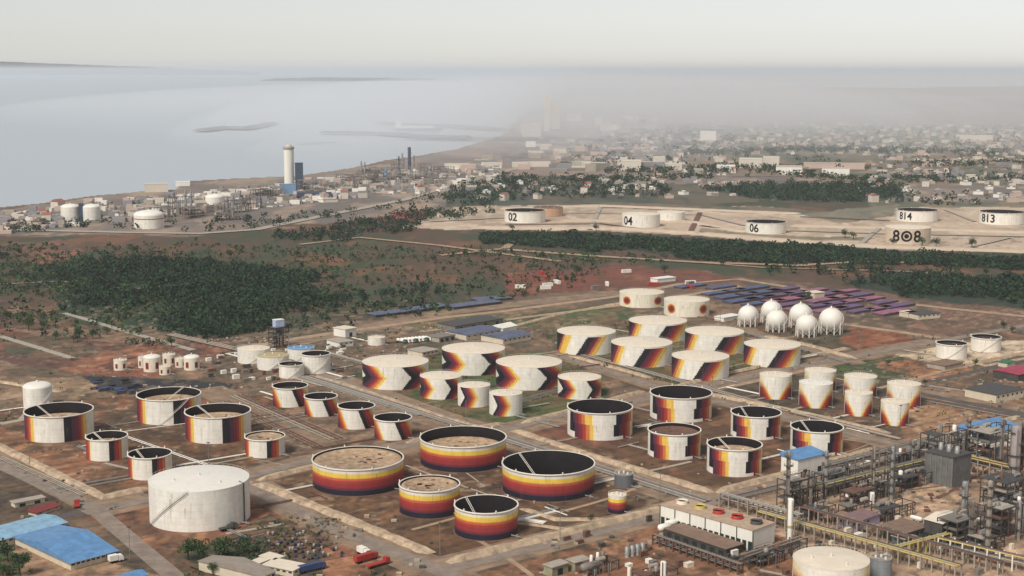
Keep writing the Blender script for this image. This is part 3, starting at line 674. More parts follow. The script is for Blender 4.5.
tank('small banded tank, all black inside with a rolling ladder, nearest of its group', 486.3, 63.3, 513.5, 541, pat_bands, 'open', .9, G, stair=0, ladder=-138, fl=M_BLACK)
tank('tiny banded tank with a cream fenced roof beside the grey tank', 617.3, 18.5, 497, 514.3, pat_bands, 'cone', stair=0)
tank('dark grey flat topped water tank beside the pipe corridor', 623.8, 19, 476, 488.5, lambda s, t: ramp(s*0, [(9,'w')])*0+np.array(s2l((104,108,112))), 'cone', roofmat=M_STEEL, stair=0)
G = 'plain white tanks on the pale pad'
tank('plain white tank on the pale pad at the right, left one of the pair', 951.5, 31.5, 345.5, 360, pat_white, 'open', .16, G, fl=M_FLOATD)
tank('plain white tank on the pale pad at the right, right one of the pair', 986, 30.5, 339, 353, pat_white, 'open', .16, G, fl=M_FLOATD)
tank('large cream flat topped tank cut by the bottom edge of the picture', 831, 77, 571, 603, pat_flame, 'cone', roofmat=M_CREAM, stair=4)
tank('short grey vertical tank beside the cream tank at the bottom edge', 881, 22, 561, 582, lambda s, t: ramp(s*0, [(9,'w')])*0+np.array(s2l((132,136,138))), 'cone', roofmat=M_STEEL, stair=0)
G = 'little tanks with dark red squares'
for lab, cx, w_, yt, yb in (('little tank with red squares standing alone at the left of its cluster', 120.3, 13.5, 361, 371), ('little tank with red squares partly behind the widest one of its cluster', 142.5, 9, 358, 368.5), ('widest little tank with red squares in the cluster', 152, 17.5, 358.5, 372.6), ('little tank with dark squares, farthest back in the cluster', 169, 13, 355.5, 366), ('little tank with red squares between the farthest and the rightmost ones', 180.5, 11, 359.5, 368), ('tallest little tank with red squares at the right of the cluster', 191.7, 16, 358.5, 371), ('smallest little tank with one dark square, nearest of the cluster', 164.8, 11.5, 367.5, 375.5)):
    tank(lab, cx, w_, yt, yb, pat_squares, 'dome' if w_ > 15 else 'cone', group=G, stair=0)
# far tanks
G = 'twin domed white gas tanks on the coast'
tank('left of the twin white domed tanks on the far coast', 70.5, 19.5, 207.5, 222.3, pat_white, 'dome', group=G, stair=0, roofmat=M_WHITE)
tank('right of the twin white domed tanks on the far coast', 91.5, 18.5, 207.5, 222.3, pat_white, 'dome', group=G, stair=0, roofmat=M_WHITE)
tank('white coast tank with a red line round its wall', 149, 30.5, 216, 229.3, pat_redline, 'dome', stair=0, roofmat=M_WHITE)
tank('tall pale tank on the coast beside the lattice towers', 215, 19.5, 197.5, 209, pat_white, 'dome', stair=0, roofmat=M_WHITE)
# numbered tanks on the terraces
def text_on(t, s, r, h, a0, size, m, kind='number'):
    cu = bpy.data.curves.new('txt', 'FONT'); cu.body = s; cu.size = size; cu.extrude = .05; cu.offset = size*.018; cu.align_x = 'CENTER'
    o = bpy.data.objects.new('txt', cu); COL.objects.link(o); bpy.context.view_layer.update()
    dg = bpy.context.evaluated_depsgraph_get(); me = bpy.data.meshes.new_from_object(o.evaluated_get(dg)); bpy.data.objects.remove(o)
    for v in me.vertices:
        x, y, z = v.co; a = a0+x/r; rr = r+.25+z; v.co = (rr*math.sin(a), -rr*math.cos(a), h+y)
    me.materials.clear(); me.materials.append(m); return link(kind, me, t)
def numtank(label, txt, cx, w_, yt, yb, a0, roof='open', px=9, depth=.8, dy=.0, sand=False):
    t = tank(label, cx, w_, yt, yb, (lambda s, t: np.zeros(s.shape+(3,))+np.array(s2l((206,188,164)))) if sand else pat_white, roof, depth, 'numbered white tanks on the sand terrace', stair=0)
    C, r, h = solve(cx, w_, yt, yb)
    if sand:
        q = px*C.y/F*.36
        MB().lathe([(q,-.10),(q,.10),(q*.66,.10),(q*.66,-.10)], 28, cap=False).build('painted_ring', M_BLACK, t, (-r*.05,-r-.14,h*.54)).rotation_euler = (PI/2,0,0)
        MB().lathe([(q*.42,-.10),(q*.42,.10)], 20).build('painted_disc', M_BLACK, t, (-r*.05,-r-.14,h*.54)).rotation_euler = (PI/2,0,0)
        txt = '8   8'
    if txt: text_on(t, txt, r, h*.54-px*.36*C.y/F+dy, a0, px*C.y/F*1.05, M_BLACK)
    return t
numtank('white terrace tank numbered 02 with a black top, leftmost of the terrace', '02', 525, 41, 212, 223.5, -.65, px=10.5)
numtank('white terrace tank numbered 04 set low in the sand', '04', 641, 38, 215.5, 228, -.75, 'cone', px=11)
numtank('plain white terrace tank just behind and right of the one numbered 04', None, 671, 28, 213, 222, 0, 'cone')
numtank('white terrace tank numbered 06 with a black top', '06', 766, 41, 223.5, 234.5, -.62, px=10.5)
numtank('white terrace tank numbered 814 with a dark top', '814', 917.5, 42, 211.5, 222.5, -.62, px=9.5)
numtank('white terrace tank numbered 813 at the right edge', '813', 1002, 46, 213.5, 225.5, -.65, px=10.5)
numtank('sand coloured low terrace tank numbered 808 in large black rings', '808', 908, 46, 229, 245, -.05, 'cone', px=15, sand=True)
for k, (cx, w_, yt, yb) in enumerate([(548,30,208.5,217)]):
    tank('rusty flat tank behind and right of the tank numbered 02', cx, w_, yt, yb, lambda s, t: ramp(s*0, [(9,'w')])*0+np.array(s2l((196,158,128))), 'cone', stair=0, roofmat=M_RUST)
# ---- gas spheres
def sphere(label, cx, cy, rp, yb):
    P = at(cx, yb-2); r = rp*dep(P)/F; zc = max(height_at(P, cy), r*1.15)
    t = thing('gas_sphere', label, 'gas sphere', (P.x, P.y, 0), math.atan2(-P.x, P.y), 'white gas spheres')
    MB().lathe([(r*math.sin(a)+.001, zc-r*math.cos(a)) for a in np.linspace(0, PI, 33)], 48, cap=False).build('shell', M_WHITE2, t)
    for k in range(10):
        a = 2*PI*(k+.5)/10; x, y = r*.97*math.sin(a), -r*.97*math.cos(a)
        MB().bar((x,y,0),(x,y,zc-r*.02), .42, 8).build('leg', M_WHITE2, t)
    b = MB()
    for k in range(10):
        a = 2*PI*(k+.5)/10; a2 = 2*PI*(k+1.5)/10
        b.bar((r*.97*math.sin(a),-r*.97*math.cos(a),1),(r*.97*math.sin(a2),-r*.97*math.cos(a2),zc*.55), .12, 4)
        b.bar((r*.97*math.sin(a2),-r*.97*math.cos(a2),1),(r*.97*math.sin(a),-r*.97*math.cos(a),zc*.55), .12, 4)
    b.build('brace', M_WHITE2, t)
    p = MB().lathe([(1.9,zc+r*.985),(1.9,zc+r*1.0+.2),(.6,zc+r+.2),(.6,zc+r+1.6),(.02,zc+r+1.7)], 14); p.build('top_platform', M_RIM, t)
    s_ = MB(); last = None
    for k in range(22):
        u = k/21; el = -.5+u*1.9; a = .8+u*2.0; P2 = Vector(((r+.5)*math.cos(el)*math.sin(a), -(r+.5)*math.cos(el)*math.cos(a), zc+(r+.5)*math.sin(el)))
        if last: s_.bar(last, P2, .2, 4)
        last = P2
    s_.build('stair', M_RIM, t)
sphere('white gas sphere on legs, leftmost of the six', 747.5, 317, 9.6, 327.8)
sphere('white gas sphere on legs in the back row, second from the left', 770.8, 313, 10, 324)
sphere('white gas sphere on legs in the front row, left of the two front ones', 776, 322, 10, 333)
sphere('white gas sphere on legs in the back row, between the two front spheres', 800, 315.5, 11, 329)
sphere('white gas sphere on legs, nearest of the six', 806, 327, 10.2, 338)
sphere('white gas sphere on legs, rightmost and largest of the six', 830.5, 321.5, 11.8, 335)
# ------------------------------------------------------------ woods, scrub and single trees
def leaf_cloud(centers, radii, hz, K, size, seed, mats, name):
    """leafy masses: K small faces scattered through each crown"""
    rs = np.random.RandomState(seed); n = len(centers)
    c = np.repeat(centers, K, 0); r = np.repeat(radii, K)[:, None]; z = np.repeat(hz, K)[:, None]
    d = rs.normal(size=(n*K, 3)); d /= np.linalg.norm(d, axis=1)[:, None]; rad = rs.uniform(.35, 1.0, (n*K, 1))**.6
    p = c+d*rad*np.concatenate([r, r, z], 1); p[:, 2] = np.maximum(p[:, 2], .2)
    u = rs.normal(size=(n*K, 3)); u /= np.linalg.norm(u, axis=1)[:, None]
    v = np.cross(u, rs.normal(size=(n*K, 3))); v /= np.linalg.norm(v, axis=1)[:, None]
    s = (size*rs.uniform(.55, 1.3, (n*K, 1))*np.repeat(radii, K)[:, None])
    q = np.stack([p-u*s, p-v*s*.7, p+u*s, p+v*s*.7], 1).reshape(-1, 3).astype(np.float32)
    me = bpy.data.meshes.new(name); m = n*K
    me.vertices.add(4*m); me.vertices.foreach_set('co', q.ravel()); me.loops.add(4*m); me.loops.foreach_set('vertex_index', np.arange(4*m, dtype=np.int32))
    me.polygons.add(m); me.polygons.foreach_set('loop_start', np.arange(0, 4*m, 4, dtype=np.int32))
    mi = np.repeat((rs.uniform(size=n)*len(mats)).astype(np.int32), K); 
    for q_ in mats: me.materials.append(q_)
    me.polygons.foreach_set('material_index', mi); me.update(calc_edges=True); return me
def scatter_poly(poly, spacing, seed, keep=1.0):
    """points on the ground inside a picture polygon"""
    P = np.array([at(x, min(max(y, 95), 640))[:2] for x, y in poly]); x0, y0 = P.min(0); x1, y1 = P.max(0)
    rs = np.random.RandomState(seed); n = int((x1-x0)*(y1-y0)/spacing**2)
    X = rs.uniform(x0, x1, n); Y = rs.uniform(y0, y1, n)
    m = inpoly(X+(fbm(X, Y, 70, seed)-.5)*70, Y+(fbm(X, Y, 70, seed+3)-.5)*150, [tuple(p) for p in P]) & (fbm(X, Y, 45, seed+8) < keep)
    return X[m], Y[m]
def wood(poly, spacing, r0, r1, K, seed, name='woodland', mats=None, keep=1.0, size=.34):
    X, Y = scatter_poly(poly, spacing, seed, keep)
    ok = np.ones(len(X), bool)
    for fx, fy, fr in FOOT: ok &= (X-fx)**2+(Y-fy)**2 > (fr+5)**2
    X, Y = X[ok], Y[ok]; rs = np.random.RandomState(seed+1); n = len(X); r = rs.uniform(r0, r1, n); hz = r*rs.uniform(.5, .95, n)
    c = np.stack([X, Y, hz*1.05], -1)
    me = leaf_cloud(c, r, hz, K, size, seed, mats or [M_WOOD, M_WOOD, M_WOOD2, M_WOOD2, M_LEAF], name); o = link(name, me); o['kind'] = 'stuff'; return o
wood([(-100,262),(0,256),(110,252),(210,256),(320,272),(345,300),(300,316),(235,342),(190,346),(150,340),(60,326),(0,320),(-100,320)], 10, 1.6, 4.2, 22, 10, keep=.46, mats=[M_WOOD2, M_LEAF, M_LEAF2], size=.3)
wood([(60,270),(110,260),(210,264),(300,278),(330,298),(272,318),(235,338),(190,336),(150,330),(70,308)], 8, 2.6, 6.0, 30, 11, keep=.54, size=.27)
wood([(90,262),(210,264),(300,278),(328,298),(272,318),(230,338),(170,330),(230,300),(120,284)], 6.2, 2.6, 5.4, 32, 12, size=.28, keep=.68)
wood([(300,296),(400,286),(480,292),(400,314),(330,324),(275,330)], 11, 2.5, 5, 20, 13, keep=.55)
wood([(480,235),(600,237),(700,242),(800,248),(900,254),(1150,267),(1150,279),(920,264),(800,263),(700,257),(600,249),(480,242)], 5.6, 2.6, 5.0, 26, 14, size=.32)
wood([(845,285),(880,275),(1024,279),(1200,284),(1200,316),(1024,305),(905,295)], 6.4, 2.6, 5.4, 24, 15, size=.32, keep=.75)
wood([(700,266),(850,266),(960,272),(900,284),(800,272)], 14, 3, 6, 16, 16, keep=.6)
wood([(700,189),(760,185),(900,185),(905,196),(860,203),(760,200)], 13, 5, 8, 22, 17, size=.28)
wood([(470,174),(600,180),(690,188),(640,200),(540,200),(440,205)], 18, 4, 8, 22, 18, keep=.6, size=.28)
wood([(270,238),(400,215),(480,203),(500,214),(420,222),(400,232),(330,246)], 12, 3.5, 6.5, 24, 19, keep=.62, size=.28)
wood([(-100,224),(60,222),(130,228),(60,234),(-100,238)], 13, 3.5, 6.5, 22, 20, keep=.55, size=.28)
wood([(100,226),(330,214),(480,186),(520,180),(500,190),(380,212),(250,232),(150,236)], 18, 3.5, 6.5, 22, 21, keep=.5, size=.28)
wood([(560,150),(680,128),(740,140),(690,160),(600,170)], 40, 6, 12, 20, 22, keep=.5, size=.28)
wood([(860,196),(1100,188),(1100,204),(900,206)], 22, 4, 8, 20, 27, keep=.5, size=.28)
# low bushes across the open ground
wood([(-100,244),(300,246),(500,250),(700,258),(500,300),(330,330),(60,340),(-100,330)], 11, 1.0, 3.4, 8, 23, 'scrub', [M_WOOD, M_LEAF, M_LEAF2], keep=.66, size=.5)
wood([(-60,340),(240,350),(300,330),(560,318),(740,318),(1000,340),(1100,420),(880,440),(560,360),(330,400),(0,420)], 13, .6, 1.7, 6, 24, 'scrub', [M_LEAF, M_LEAF2], keep=.5, size=.5)
wood([(-60,430),(90,500),(180,500),(300,580),(440,600),(200,640),(-60,640)], 6, .5, 1.6, 9, 25, 'scrub', [M_LEAF, M_LEAF2], keep=.44, size=.5)
wood([(350,384),(440,356),(600,358),(608,396),(520,420),(430,408)], 8, .4, 1.1, 6, 26, 'scrub', [M_LEAF, M_LEAF2], keep=.5, size=.5)
wood([(178,552),(215,546),(262,550),(262,562),(215,572),(178,566)], 2.6, .9, 1.8, 22, 44, 'bushes', [M_WOOD2, M_LEAF, M_LEAF2], size=.3)
wood([(-40,556),(0,548),(26,552),(34,566),(20,590),(-40,600)], 3.2, .9, 1.7, 22, 45, 'bushes', [M_LEAF, M_LEAF2], keep=.6, size=.3)
wood([(232,530),(262,518),(300,528),(340,540),(300,548),(240,548)], 3.0, .4, 1.0, 16, 46, 'bushes', [M_LEAF, M_LEAF2, M_LEAF3], keep=.55, size=.35)
def tree_proto(seed, r, h, kind='leafy_tree'):
    rs = random.Random(seed); root = bpy.data.objects.new(kind, None); COL.objects.link(root)
    b = MB(); b.bar((0,0,0),(.2,.1,h*.55), .28, 7)
    for k in range(4):
        a = rs.uniform(0, 2*PI); b.bar((.2,.1,h*.4+k*.25),(r*.6*math.cos(a), r*.6*math.sin(a), h*.75), .12, 5)
    tr = b.build('trunk', M_BARK, root)
    n = 9; c = np.array([(rs.uniform(-.55,.55)*r, rs.uniform(-.55,.55)*r, h*.68+rs.uniform(-.2,.2)*h) for _ in range(n)])
    me = leaf_cloud(c, np.full(n, r*.55), np.full(n, h*.2), 60, .17, seed, [M_LEAF, M_LEAF2], 'crown'); cr = link('crown', me, root)
    remember(root, tr, cr); return root
TP = [tree_proto(3, 3.6, 7.5), tree_proto(5, 2.6, 5.5), tree_proto(9, 4.4, 8.5)]; used = set()
def tree(px, py, k, sc, label, group=None):
    P = at(px, py)
    if k not in used: t = TP[k]; used.add(k); t.location = P; t.rotation_euler = (0,0,random.uniform(0,6)); t.scale = (sc,)*3
    else: t = dup(TP[k], P, random.uniform(0, 6), sc)
    tag(t, label, 'tree', group); 
random.seed(8)
for px, py, k, sc, lab in ((845,238,0,1.5,'dark tree on the sand terrace, left one of a pair below the plain sand wall'),(853,239.5,1,1.7,'smaller dark tree, right one of a pair on the sand terrace'),(893,246,0,1.3,'dark tree at the left foot of the tank numbered 808'),(922,246,1,1.9,'dark tree at the right foot of the tank numbered 808'),(936,247,0,1.5,'round dark tree standing right of the tank numbered 808'),(972,248,2,1.3,'lone dark tree on the sand terrace toward the right edge'),
    (512,231,1,1.5,'dark tree below the tank numbered 02'),(596,231,0,1.2,'dark tree on the sand slope left of the tank numbered 04'),
    (807,301,2,1.0,'green tree among the pink roofed sheds behind the gas spheres'),(172,347,0,1.1,'dark tree just behind the cluster of little tanks'),
    (8,562,0,1.3,'bushy tree at the bottom left, nearest to the blue warehouse'),(20,575,2,1.1,'bushy tree at the bottom left corner of the picture'),(3,577,1,1.0,'small tree cut by the left edge at the bottom'),
    (188,560,0,1.3,'leafy tree in front of the biggest plain white tank, leftmost of its clump'),(203,562,2,1.15,'leafy tree second from the left in the clump before the biggest white tank'),(222,559,1,1.8,'leafy tree nearest to the biggest white tank in its clump'),(243,556,0,1.2,'leafy tree at the right end of the clump before the biggest white tank'),(213,575,1,1.0,'leafy tree at the bottom edge beside the long grey roof'),
    (591,521,1,.6,'small round bush tree by the bank near the tiny banded tank'),(975,366,0,.7,'round tree on the bank below the pale pad'),(1004,329,0,.9,'tree behind the right plain white tank of the pale pad'),(1012,333,1,1.0,'tree right of the pair of plain white tanks at the edge'),(888,366,1,.8,'small tree in the grassy plot behind the flame triangle tanks'),(925,385,1,.7,'small tree beside the dark road at the right')):
    tree(px, py, k, sc, lab)
for i in range(46):      # scattered trees of the savannah
    q = i % 4; px, py = [(random.uniform(0,300), random.uniform(240,262)), (random.uniform(330,640), random.uniform(250,292)), (random.uniform(0,140), random.uniform(318,350)), (random.uniform(640,1010), random.uniform(262,276))][q]
    wh = ['on the brown strip behind the left wood', 'on the scrub between the wood and the red field', 'on the red earth in front of the left wood', 'between the two tree belts at the right'][q]
    tree(px, py, random.randrange(3), random.uniform(.7,1.3), 'scattered dark tree '+wh, 'scattered trees '+wh)

# ------------------------------------------------------------ buildings and sheds
def building(name, label, cat, px, py, wu, wd, h, rz=None, wall=None, roof=None, kind='flat', group=None, doors=0, windows=0, over=.5, base=0, P=None):
    """block whose base centre is on the ground point seen at px, py; wu along its long side"""
    P = at(px, py) if P is None else P; rz = AU if rz is None else rz
    t = thing(name, label, cat, (P.x, P.y, base), rz, group); wall = wall or M_WALLC; roof = roof or M_BROWNR
    if base: 
        pass
    MB().box(-wu/2, wu/2, -wd/2, wd/2, 0, h).build('wall', wall, t)
    b = MB(); a, c = wu/2+over, wd/2+over
    if kind == 'flat':
        b.box(-a, a, -c, c, h+.005, h+.35)
    elif kind == 'gable':
        rh = wd*(.16 if wd < 14 else .07)
        b.add([(-a,-c,h),(a,-c,h),(a,0,h+rh),(-a,0,h+rh),(-a,c,h),(a,c,h)], [(0,1,2,3),(3,2,5,4),(0,3,4),(1,5,2),(0,4,5,1)])
    elif kind == 'mono':
        b.add([(-a,-c,h+.02),(a,-c,h+.02),(a,c,h+wd*.14),(-a,c,h+wd*.14),(-a,-c,h-.3),(a,-c,h-.3),(a,c,h-.3),(-a,c,h-.3)], [(0,1,2,3),(7,6,5,4),(4,5,1,0),(5,6,2,1),(6,7,3,2),(7,4,0,3)])
    b.build('roof', roof, t)
    for k in range(doors):
        x = -wu/2+wu*(k+.5)/doors; MB().box(x-1.4, x+1.4, -wd/2-.06, -wd/2+.1, .02, min(3.2, h*.7)).build('door', M_GREEND, t)
    for k in range(windows):
        x = -wu/2+wu*(k+.5)/windows; MB().box(x-.8, x+.8, -wd/2-.04, -wd/2+.08, h*.55, h*.8).build('window', M_GLASS, t)
        if wd > 8 and k < max(1, int(windows*wd/wu)):
            y = -wd/2+wd*(k+.5)/max(1, int(windows*wd/wu)); MB().box(wu/2-.08, wu/2+.04, y-.8, y+.8, h*.55, h*.8).build('window', M_GLASS, t)
    return t
def box4(name, label, cat, A, B, Cc, h, **k):
    """block from three ground corners given in the picture: A-B one side, B-Cc the other"""
    a, b, c = at(*A), at(*B), at(*Cc); wu = (b-a).length; wd = (c-b).length; rz = ang(a, b); ctr = (a+c)/2
    return building(name, label, cat, 0, 0, wu, wd, h, rz=rz, P=ctr, **k)
# bottom left
t = box4('warehouse', 'long blue roofed warehouse wing running off the left edge', 'warehouse', (-30,556), (63,530.5), (47,521), 3.4, wall=M_WALLC, roof=M_LBLUE, kind='gable', windows=14, over=.8)
t = box4('warehouse', 'wide bright blue roofed warehouse at the bottom left beside the road', 'warehouse', (65,572), (110,560), (64,532), 3.4, wall=M_WALLC, roof=M_BLUE, kind='gable', windows=9, over=1.2)
box4('shed', 'small blue roofed shed at the bottom edge right of the big blue warehouse', 'shed', (122,589), (146,582), (138,577), 3, wall=M_WALLC, roof=M_BLUE, kind='gable', windows=3)
box4('shed', 'low dark red roofed shed left of the road junction', 'shed', (34,517), (58,509), (55,506), 1.6, wall=M_WALLC, roof=mat('dark_red_roof', (120,52,50), .8, .4, .2), kind='mono', windows=3)
box4('shed', 'pale flat roofed shed above the dark red one at the left', 'shed', (14,508), (44,502), (42,499.5), 2, wall=M_WALLC, roof=M_CONC, doors=2)
box4('shed', 'long grey roofed shed at the bottom by the tree clump', 'shed', (242,592), (256,586), (232,560), 4, wall=M_WALLC, roof=mat('grey_roof', (146,134,122), .9, .3, .2), kind='gable', windows=3)
box4('portable_cabin', 'white portable cabin left of the drum heap, farther of two', 'cabin', (262,563), (276,567), (282,563), 2.8, wall=M_WHITE, roof=M_CREAM, windows=3)
box4('portable_cabin', 'long cream portable cabin below the drum heap', 'cabin', (266,572), (296,578), (303,571), 2.8, wall=M_WALLC, roof=M_CREAM, windows=5)
box4('portable_cabin', 'small cream cabin left of the long cream one', 'cabin', (254,568), (262,570), (266,566), 2.6, wall=M_WALLC, roof=M_CREAM, doors=1)
def drum_proto():
    root = bpy.data.objects.new('steel_drum', None)
for i in range(110):   # heap of drums and scrap
    u = random.random(); px = 262+random.gauss(32, 22); py = 547+random.gauss(0, 8)+(px-294)*.10
    if not (250 < px < 352 and 528 < py < 575): continue
    P = at(px, py); k = i % 4
    if i < 4 or ('drum%d' % k) not in MATS:
        b = MB(); rr, hh = (.55, 1.2) if k < 3 else (.9, .9)
        b.lathe([(rr*.96,0),(rr,.05),(rr,hh*.33),(rr*1.04,hh*.36),(rr,hh*.39),(rr,hh*.66),(rr*1.04,hh*.69),(rr,hh*.72),(rr,hh-.03),(rr*.94,hh)], 10)
        o = b.build('steel_drum', [mat('drum_white', (168,162,154), .6), mat('drum_blue', (54,62,86), .6), mat('drum_black', (30,30,36), .5), mat('drum_rust', (96,70,58), .8)][k]); MATS['drum%d' % k] = o
    else: o = MATS['drum%d' % k].copy(); COL.objects.link(o)
    o.location = (P.x, P.y, 0); c = ('white','blue','black','rusty')[k]
    tag(o, c+' steel drum lying in the scrap yard before the biggest white tank', 'drum', c+' drums of the scrap yard')
for k in list(MATS):
    if k.startswith('drum') and k[4:].isdigit(): del MATS[k]
# trucks
def truck(label, px, py, rz, body, L=9, group=None, cargo='box'):
    P = at(px, py); t = thing('parked_truck', label, 'truck', (P.x, P.y, 0), rz, group)
    b = MB(); b.box(L/2-2.2, L/2, -1.2, 1.2, .7, 2.2); b.add([(L/2-2.2,-1.2,2.2),(L/2-.1,-1.2,2.2),(L/2-.1,1.2,2.2),(L/2-2.2,1.2,2.2),(L/2-2.2,-1.1,3.0),(L/2-.6,-1.1,3.0),(L/2-.6,1.1,3.0),(L/2-2.2,1.1,3.0)], [(0,1,5,4),(1,2,6,5),(2,3,7,6),(3,0,4,7),(4,5,6,7)])
    b.build('cab', body, t); MB().box(L/2-.35, L/2+.01, -1.0, 1.0, 2.0, 2.7).build('windscreen', M_GLASS, t)
    MB().box(-L/2, L/2-2.3, -.5, .5, .7, 1.0).build('chassis', M_STEELD, t)
    if cargo == 'box': MB().box(-L/2, L/2-2.4, -1.25, 1.25, 1.05, 3.3).build('cargo_body', body, t)
    elif cargo == 'flat': MB().box(-L/2, L/2-2.4, -1.25, 1.25, 1.05, 1.5).build('flatbed', body, t)
    else: 
        c = MB(); c.bar((-L/2,0,2.1),(L/2-2.5,0,2.1), 1.15, 14); c.build('tank_body', M_WHITE, t)
    for x in (-L/2+1, -L/2+2.3, L/2-1.2):
        for s_ in (-1, 1): MB().bar((x, s_*.95, .5), (x, s_*1.25, .5), .5, 10).build('wheel', M_BLACK, t)
    return t
truck('red box truck, left one of the two at the right of the scrap yard', 366, 561, AU+.1, M_RED, 11)
truck('red flatbed truck, right one of the two at the right of the scrap yard', 378, 566, AU+.1, M_RED, 11, cargo='flat')
truck('white box truck behind the two red trucks', 364, 555, AD, M_WHITE, 7)
truck('dark pickup truck parked at the foot of the biggest white tank', 228, 530, AU, M_STEELD, 8, cargo='flat')
truck('dark truck parked in the scrap yard among the drums', 312, 571, AU, M_DBLUE, 12)
truck('small white truck at the right end of the big blue warehouse', 116, 562, AU, M_WHITE, 6)
truck('small red truck on the road by the left junction', 77, 507, AU+1.2, M_RED, 6, cargo='flat')
# ---- centre left yard, behind the chevron tanks
box4('shed', 'white block building on the brown ground left of the pipe yard', 'building', (341,338), (352,336), (349,333), 6, wall=M_WHITE, roof=M_CREAM, doors=1)
tank('squat cream tank in the yard behind the left chevron tank', 376.5, 17.5, 338.5, 346, pat_white, 'cone', stair=0)
for k in range(9):
    truck('pale tanker truck parked in the row behind the chevron tanks', 402+k*3.6, 343-k*.35, AD+.2, M_WHITE if k % 3 else mat('green_cab', (70,104,92), .6), 9, 'tanker trucks parked behind the chevron tanks', 'tank')
box4('workshop', 'blue grey roofed workshop in the yard behind the white chevron tank', 'workshop', (462,341), (497,335), (484,330), 4, wall=M_WALLC, roof=mat('slate_blue_roof', (92,98,118), .7, .3, .4), kind='gable', windows=6)
box4('workshop', 'second blue grey roofed workshop, just right of the first', 'workshop', (500,345), (528,340), (512,335), 4, wall=M_WALLC, roof=MATS['slate_blue_roof'], kind='gable', windows=6)
box4('workshop', 'low dark roofed hall behind the blue grey workshops', 'workshop', (452,332), (500,324), (488,320), 4, wall=M_STEEL, roof=M_STEELD, kind='flat', doors=4)
box4('workshop', 'small white gabled hut between the dark hall and the workshops', 'workshop', (498,334), (512,331), (508,328), 4, wall=M_WHITE, roof=M_WHITE, kind='gable')
box4('workshop', 'low grey building beside the parked tanker trucks', 'building', (436,343), (452,340), (446,337), 3.5, wall=M_CONC, roof=M_STEEL, doors=3)
box4('control_house', 'small pale control house behind the leftmost chevron tank', 'building', (418,358), (434,355), (428,351), 3.5, wall=M_WALLC, roof=M_CONC, windows=4)
box4('control_house', 'white substation hut at the end of the dark pipe corridor', 'building', (336,348), (350,346), (344,342), 3.5, wall=M_WHITE, roof=M_CONC, windows=3)
# long blue sheet stacks and racks farther back
for k, (x0, y0, x1, y1, x2, y2, m_, lab) in enumerate([(400,315,448,308,440,305.5,'slate_blue_roof','long slate blue roof sheet stack at the edge of the wood'),(452,310,500,304,494,301.5,'slate_blue_roof','slate blue stack right of the longest one'),(478,303,512,300,505,297.5,'slate_blue_roof','slate blue stack farthest toward the red field'),(374,318,398,315,392,312.5,'slate_blue_roof','short slate blue stack at the wood corner')]):
    box4('covered_pile', lab, 'pile', (x0,y0), (x1,y1), (x2,y2), 2, wall=M_STEELD, roof=MATS[m_], kind='flat')
pk = [M_PINK, mat('blue_tarp', (78,88,120), .7, .3, .5), mat('purple_roof', (104,80,112), .8, .3, .3), M_DBLUE]
n = 0
for row in range(7):       # rows of stored pipe in blue and pink wraps
    for c in range(6):
        x = 690+c*31+row*13; y = 287+row*3.6-c*1.1+ c*2.2
        if random.random() < .12 or x > 905: continue
        m_ = pk[1] if c+row*.5 < 2.6 else (pk[0] if random.random() < .6 else pk[2])
        cname = {0:'pink',1:'blue',2:'purple'}[pk.index(m_)]
        t = building('pipe_stack', cname+' wrapped pipe stack in the storage field behind the gas spheres', 'pipe stack', x, y, random.uniform(26,40), random.uniform(8,12), 1.6, rz=AU+.05, wall=mat('stack_side', (84,72,78), .9), roof=m_, group=cname+' pipe stacks of the storage field', over=.1); n += 1  # all stack sides share one dark mauve tone
# right edge plant buildings
box4('pump_house', 'pump house with a red and orange roof patch at the right', 'pump house', (986,404), (1014,398), (1002,390), 5, wall=M_WALLC, roof=M_STEELD, windows=6)
box4('shed', 'low tan shed left of the pump house at the right', 'shed', (880+60,371+0), (958,367), (950,363), 3, wall=M_CONC, roof=M_BROWNR)
box4('shed', 'red roofed shed at the right edge below the pale pad', 'shed', (1010,383), (1034,378), (1024,372), 5, wall=M_STEELD, roof=mat('crimson_roof', (160,60,80), .7), kind='gable')
box4('shed', 'small green roofed kiosk left of the red roofed shed', 'kiosk', (1004,368), (1012,366), (1009,364), 3, wall=M_WALLC, roof=mat('green_roof', (50,112,80), .7))
box4('shed', 'cream hut at the end of the pipe storage field', 'building', (905,318), (914,317), (911,315), 4, wall=M_WALLC, roof=M_CREAM)
box4('shed', 'long dark roofed hut beside the cream one in the storage field', 'building', (914,320), (936,318), (930,314.5), 4, wall=M_WALLC, roof=M_STEELD, windows=5)
box4('shed', 'small cream hut beside the lone green tree', 'building', (812,299), (822,298), (818,296), 5, wall=M_WALLC, roof=M_CREAM)
box4('shed', 'thin white open shed left of the leftmost gas sphere', 'shed', (721,322), (738,319), (734,317), 3, wall=M_WHITE, roof=M_WHITE)
box4('shed', 'thin white roofed shed at the far edge of the red field', 'shed', (656,283), (674,281), (670,279.5), 3.5, wall=M_WHITE, roof=M_WHITE)
# red field: low heaps and vehicles
for k in range(14):
    x, y = random.uniform(505,700), random.uniform(272,289)
    c = random.choice([('white',M_WHITE),('brick red',M_RED),('grey',M_STEEL)])
    building('shipping_container', c[0]+' container standing in the red earth field', 'container', x, y, 10, 3, 2.8, rz=random.uniform(0,3), wall=c[1], roof=c[1], group=c[0]+' containers of the red earth field', over=.05)

